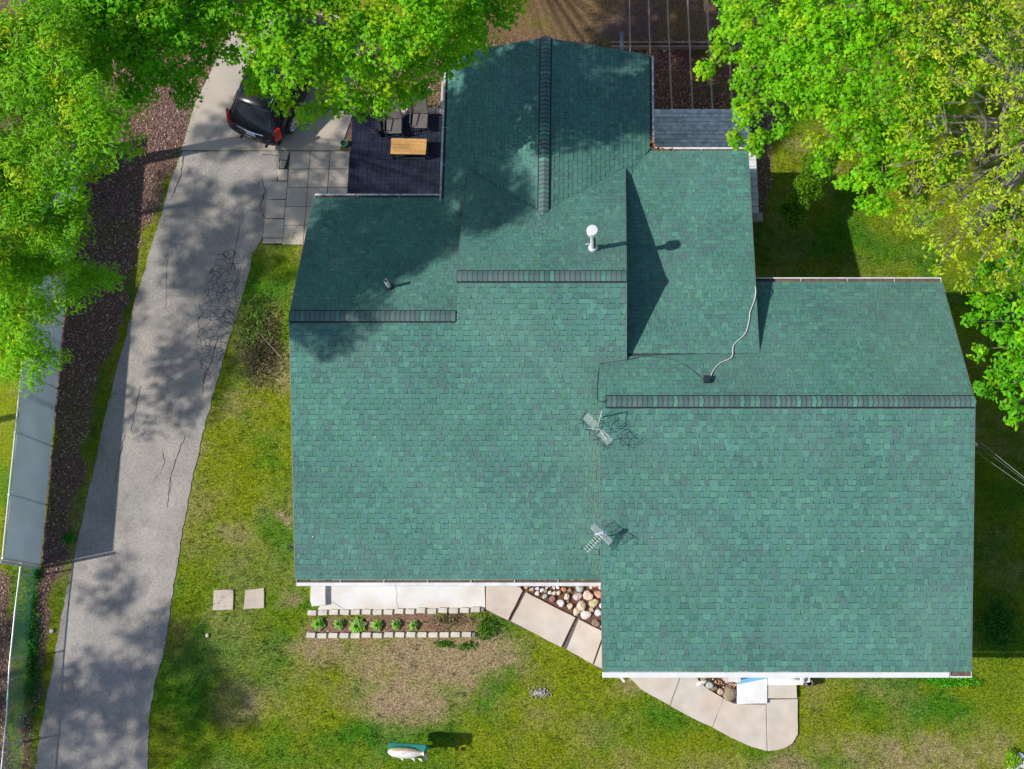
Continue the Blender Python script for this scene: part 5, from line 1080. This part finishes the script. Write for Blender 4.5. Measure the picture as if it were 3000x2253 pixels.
nl.append(tree('ash_tree', 'tall narrow leaved ash hanging over the screened fence at the left edge', 'ash trees', b, [(40, 130, 150, 12.6), (150, 240, 140, 12.6), (170, 90, 90, 12.6), (260, 330, 110, 12.6), (60, 380, 150, 12.6), (200, 430, 110, 12.5), (330, 420, 60, 12.6), (385, 425, 34, 11.8), (350, 355, 42, 11.8), (60, 560, 140, 11.5), (190, 560, 80, 11.5), (150, 680, 100, 10.7), (230, 640, 60, 10.9), (60, 760, 110, 10.1), (170, 790, 70, 9.8), (265, 815, 45, 8.8), (330, 815, 34, 8.8), (220, 850, 50, 8.6), (60, 900, 90, 7.6), (140, 900, 48, 6.8), (50, 1010, 80, 7.6), (110, 1040, 40, 6.8), (30, 1085, 36, 6.8), (160, 1060, 22, 6.8), (95, 1110, 22, 6.8), (280, 480, 40, 11.3), (-120, 200, 200, 12.6), (-150, 500, 200, 12.0), (-120, 820, 170, 11.5), (-300, 300, 200, 12), (-330, 520, 190, 12), (-160, 340, 150, 12.4), (-290, 860, 90, 12), (-480, 700, 150, 12)], [(.24, .54, .004), (.15, .42, .004), (.42, .57, .005)], LANCE, .074, 13, 56, .30, .55, branch_r=.20, inner=.4, lean=Vector((0, .05, 0)), twigs=.05, seed=3, dens=6.4, up=.9))
b = U(2480, 60)
nl.append(tree('maple_tree', 'vivid lime green maple at the upper right reaching over the deck boards', 'maple trees', b, [(2230, 40, 105, 8.4), (2165, 60, 60, 7.8), (2120, 30, 40, 7.6), (2330, 100, 130, 9), (2200, 140, 75, 7.8), (2125, 115, 34, 7.2), (2110, 150, 22, 7), (2240, 215, 70, 7.6), (2175, 230, 32, 7), (2330, 220, 100, 8.4), (2450, 60, 140, 9.4), (2450, 200, 130, 9), (2560, 120, 130, 9), (2230, 300, 52, 7.2), (2160, 320, 34, 6.8), (2195, 355, 38, 6.8), (2230, 400, 38, 6.6), (2150, 410, 20, 6.4), (2210, 435, 22, 6.4), (2310, 300, 55, 7.6), (2400, 310, 85, 8), (2290, 375, 22, 6.6), (2500, 320, 100, 8.4), (2440, 410, 66, 7.6), (2420, 480, 34, 7), (2530, 430, 90, 7.8), (2480, 535, 22, 6.8), (2600, 520, 60, 7.4), (2510, 545, 44, 7), (2540, 595, 26, 6.8), (2590, 600, 22, 6.8), (2640, 260, 120, 9), (2650, 430, 80, 8), (2063, 205, 14, 6.8), (2760, 120, 110, 6.6), (2860, 60, 100, 6.6), (2820, 240, 100, 6.4), (2740, 330, 90, 6.4), (2760, 480, 60, 6.2), (2930, 160, 90, 6.6), (2690, 620, 40, 6.0), (2430, -110, 180, 9.5), (2650, -60, 160, 9.5)], BG, MAPLE, .106, 12, 36, .27, .5, branch_r=.2, m_b='twig', inner=.30, twigs=.08, seed=4))
b = U(2868, 640)
BLIMBS = True
nl.append(tree('budding_tree', 'sparse yellow green budding tree with bare grey limbs at the right edge', 'budding trees', b, [(2700, 60, 80, 9.5), (2690, 160, 85, 9.6), (2690, 290, 80, 9.6), (2670, 400, 70, 9.2), (2740, 470, 90, 9.4), (2690, 560, 75, 9), (2700, 650, 70, 8.6), (2650, 655, 28, 8), (2760, 720, 70, 8.4), (2800, 220, 110, 10), (2820, 90, 90, 10), (2940, 120, 100, 10), (2950, 280, 90, 10), (2830, 560, 90, 9.4), (2930, 560, 90, 9.6), (2870, 680, 80, 8.8), (2960, 700, 90, 9), (2850, 800, 60, 8.2), (2940, 820, 60, 8.4), (3080, 300, 150, 10), (3080, 650, 150, 10), (2960, 440, 80, 9.8), (2740, 790, 26, 8), (2850, 420, 60, 9.4), (2990, 20, 80, 10), (2900, 20, 80, 10), (2760, 10, 70, 9.6), (2720, 350, 60, 9.6), (2890, 180, 80, 10.2), (2600, 340, 30, 9), (2620, 480, 30, 8.8), (2980, 380, 80, 10)], YL, OVAL, .095, 13, 12, .18, .55, branch_r=.26, m_b='twig', up=.5, gap=.15, inner=.35, twigs=.30, seed=5, dens=5.6, low=.9))
bt = nl[-1][0]; mb = MB(); rg = random.Random(8); root = U(2885, 470, 7.2)
for k in range(11):
    a = rg.uniform(0, 6.28); L_ = rg.uniform(.9, 1.9); p1 = root + Vector((math.cos(a) * L_ * .5, math.sin(a) * L_ * .5, 1.6)); p2 = p1 + Vector((math.cos(a + .3) * L_ * .6, math.sin(a + .3) * L_ * .6, .9))
    mb.tube([root, p1, p2], [.055, .035, .014], 6)
    for j in range(5):
        q = p1.lerp(p2, rg.uniform(0, 1)); b2 = a + rg.uniform(-1.3, 1.3); mb.tube([q, q + Vector((math.cos(b2) * .5, math.sin(b2) * .5, .35))], [.014, .006], 4)
mb.obj('limbs', M['twig'], bt)
b = U(3090, 1120)
nl.append(tree('lime_tree', 'fresh green tree reaching in from the right edge over the roof shadow', 'right edge trees', b, [(2900, 790, 45, 6.6), (2960, 780, 70, 6.8), (2865, 815, 24, 6.2), (2860, 885, 24, 6.2), (2890, 890, 30, 6.2), (2930, 900, 60, 6.6), (2850, 940, 14, 6), (2905, 985, 36, 6.2), (2960, 1010, 66, 6.6), (2872, 1020, 18, 6), (2915, 1075, 34, 6.2), (2970, 1110, 56, 6.4), (2870, 1150, 16, 6), (2905, 1140, 26, 6), (2960, 1190, 34, 6.2), (2975, 1225, 20, 6), (3010, 1100, 60, 6.6), (3080, 950, 130, 7.5)], [(.13, .44, .004), (.08, .34, .004), (.22, .50, .005)], OVAL, .125, 15, 18, .20, .5, branch_r=.16, m_b='twig', inner=.25, twigs=.1, seed=6, dens=4.5))
# trees just outside the picture whose shade falls across the drive and the side lawn
def off_tree(label, x, y, z, R_, n, seed, pal=WG, gap=.25, ncl=9):
    rg = random.Random(seed); b = Vector((x, y, 0)); bl = []
    for k in range(n):
        a = rg.uniform(0, 6.28); r_ = R_ * math.sqrt(rg.random()); zz_ = z + rg.uniform(-1.2, 1.2); px_, py_ = proj(x + math.cos(a) * r_, y + math.sin(a) * r_, zz_); bl.append((px_, py_, rg.uniform(.7, 1.3) * FPX / (H - zz_), zz_))
    nl.append(tree('unseen_shade_tree', label, 'unseen trees west of the fence', b, bl, pal, OVAL, .15, ncl, 17, .30, .5, branch_r=.12, gap=gap, inner=.2, seed=seed))
off_tree('unseen shade tree beyond the left fence, nearest the top of the drive', -25.5, 8.2, 12.6, 2.9, 13, 21, gap=.3)
off_tree('unseen shade tree beyond the left fence, behind the parking pad', -23.5, 12.6, 12.8, 3.6, 22, 22, gap=.12)
off_tree('unseen shade tree beyond the left fence, lowest of the row', -27.5, -2.2, 12.5, 3.6, 12, 23, gap=.15, ncl=11)
off_tree('unseen shade tree beyond the left fence, at the foot of the drive', -26.5, -6.2, 13.0, 3.6, 16, 24, gap=.1, ncl=11)
off_tree('unseen shade tree beyond the left fence, middle of the row', -23.3, 6.6, 10.0, .8, 3, 25, gap=.2)
print('leaves', [k[1] for k in nl], sum(k[1] for k in nl))
# evergreen bush by the east lawn
ev = thing('evergreen_bush', 'feathery evergreen bush growing on the east lawn beside the orange ornament', 'bush', U(2400, 560))
pts, cs = [], []
for x, y, r_, z in ((2340, 590, 30, .7), (2355, 540, 26, 1.0), (2385, 510, 34, 1.2), (2410, 470, 36, 1.3), (2330, 640, 26, .5), (2375, 470, 20, 1.0), (2440, 440, 30, 1.2), (2300, 610, 18, .4), (2390, 560, 22, .8)):
    z += .9; c_ = np.array(U(x, y, z)); R_ = r_ / 95; q = leafpts(c_, int(1500 * R_ * R_ * 9), R_ * 1.25, .8); pts.append(q); cs.append(np.array([[.16, .36, .010]]) * RNG.uniform(.35, 1.35, len(q))[:, None])
P = np.concatenate(pts); P[:, 2] = np.abs(P[:, 2]); me = make_leaves('foliage', P, .075, np.concatenate(cs), M['leaf'], LANCE, .3); o = bpy.data.objects.new('foliage', me); place(o, ev.location, ev); me.transform(Matrix.Translation(-ev.location))
mb = MB()
for x, y in ((2340, 590), (2385, 520), (2410, 480)): mb.tube([U(2390, 560, 0), U(x, y, .8)], [.04, .012], 5)
mb.obj('stem', M['bark'], ev)
# hostas and weeds
def hosta(x, y, r_, lab, seed, tall=.16):
    p = U(x, y); t = thing('hosta_plant', lab, 'plant', p, 'hostas in the flower bed'); rg = random.Random(seed)
    n = int(16 + r_ * 60)
    for k in range(n):
        a = k * 2.4 + rg.uniform(-.2, .2); q = (k + .5) / n; L_ = r_ * 1.2 * (.45 + .6 * q); W_ = L_ * .21; d = Vector((math.cos(a), math.sin(a), 0)); s_ = Vector((-d.y, d.x, 0)); h = tall * (1.25 - q * .8)
        A = p + d * .015 + Vector((0, 0, .02)); B_ = p + d * L_ * .45 + Vector((0, 0, h)); D_ = p + d * L_ * .8 + Vector((0, 0, h * .85)); E_ = p + d * L_ * 1.02 + Vector((0, 0, h * .35))
        v = rg.uniform(.8, 1.2); co = (.24 * v, .50 * v, .05 * v) if rg.random() > .3 else (.42 * v, .58 * v, .22 * v)
        mb = MB(); u_ = Vector((0, 0, .012)); mb.faces([A, B_ - s_ * W_ + u_, B_, B_ + s_ * W_ + u_, D_ - s_ * W_ * .8 + u_, D_, D_ + s_ * W_ * .8 + u_, E_], [(0, 1, 2), (0, 2, 3), (1, 4, 5, 2), (2, 5, 6, 3), (4, 7, 5), (5, 7, 6)], co); mb.obj('leaf', M['leaf'], t)
for k, (x, y, r_, lab) in enumerate(((934, 1828, .19, 'hosta at the left end of the flower bed'), (994, 1828, .165, 'hosta second from the left in the flower bed'), (1048, 1834, .245, 'largest hosta spilling over the front row of blocks'), (1106, 1832, .175, 'hosta just right of the largest one'), (1161, 1829, .16, 'hosta second from the right in the flower bed'), (1213, 1832, .155, 'darkest hosta at the right end of the row'))): hosta(x, y, r_, lab, k)
def weeds(x, y, rx, ry, n, lab, pal=(.10, .24, .02), hgt=.09, name='weeds'):
    q = RNG.normal(0, .45, (n, 2)); P = np.array([list(U(x + a * rx, y + b_ * ry)) for a, b_ in q]); P[:, 2] = RNG.uniform(.01, hgt, n)
    me = make_leaves(name, P, .075, np.array([pal]) * RNG.uniform(.5, 1.5, n)[:, None], M['leaf'], LANCE, .45); o = bpy.data.objects.new(name, me); place(o, (0, 0, 0)); tag(o, lab, 'weeds', kind='stuff')
weeds(1425, 1840, 34, 36, 480, 'clump of green weeds at the right end of the flower bed', hgt=.2)
weeds(1300, 1886, 24, 11, 150, 'small green weed patch just below the front block row', hgt=.1)
weeds(1365, 1893, 34, 14, 110, 'thin green weeds right of the small patch below the blocks')
weeds(1315, 1815, 60, 24, 200, 'dry sprouts in the empty right half of the flower bed', pal=(.22, .20, .08))
weeds(204, 1577, 14, 12, 260, 'bright green weed tuft on the mulch beside the drive', pal=(.04, .30, .02), hgt=.15)
weeds(2790, 1995, 80, 14, 900, 'bright green grass tuft under the right end of the front gutter', pal=(.10, .42, .01), hgt=.1)
weeds(95, 1900, 26, 240, 1500, 'green weeds growing behind the chain link fence', pal=(.04, .20, .02), hgt=.15)
weeds(108, 1680, 10, 20, 300, 'dense green weeds at the corner of the two fences', pal=(.03, .22, .02), hgt=.2)
weeds(765, 1020, 62, 120, 2600, 'dry twiggy undergrowth against the left wall of the house', pal=(.20, .17, .09), hgt=.22, name='dry_undergrowth')
weeds(2962, 2225, 22, 30, 500, 'leafy plant sprouting round the white rocks', pal=(.25, .45, .02), hgt=.3)
weeds(2920, 1830, 60, 90, 1200, 'green broad weeds in the shade right of the house', pal=(.05, .22, .02), hgt=.15)
weeds(750, 960, 55, 95, 1500, 'green brown leafy growth mixed into the dry brush by the left wall', pal=(.13, .24, .03), hgt=.26)
mb = MB(); mb.tube([U(x, y, .22) for x, y in ((752, 965), (790, 1010), (822, 1045), (835, 1062))], [.006, .012, .012, .008], 5); mb.tube([U(790, 1010, .22), U(800, 985, .3)], .007, 4); tag(mb.obj('dead_branch', M['twig'], None), 'thin dead branch lying in the dry undergrowth by the left wall', 'branch')
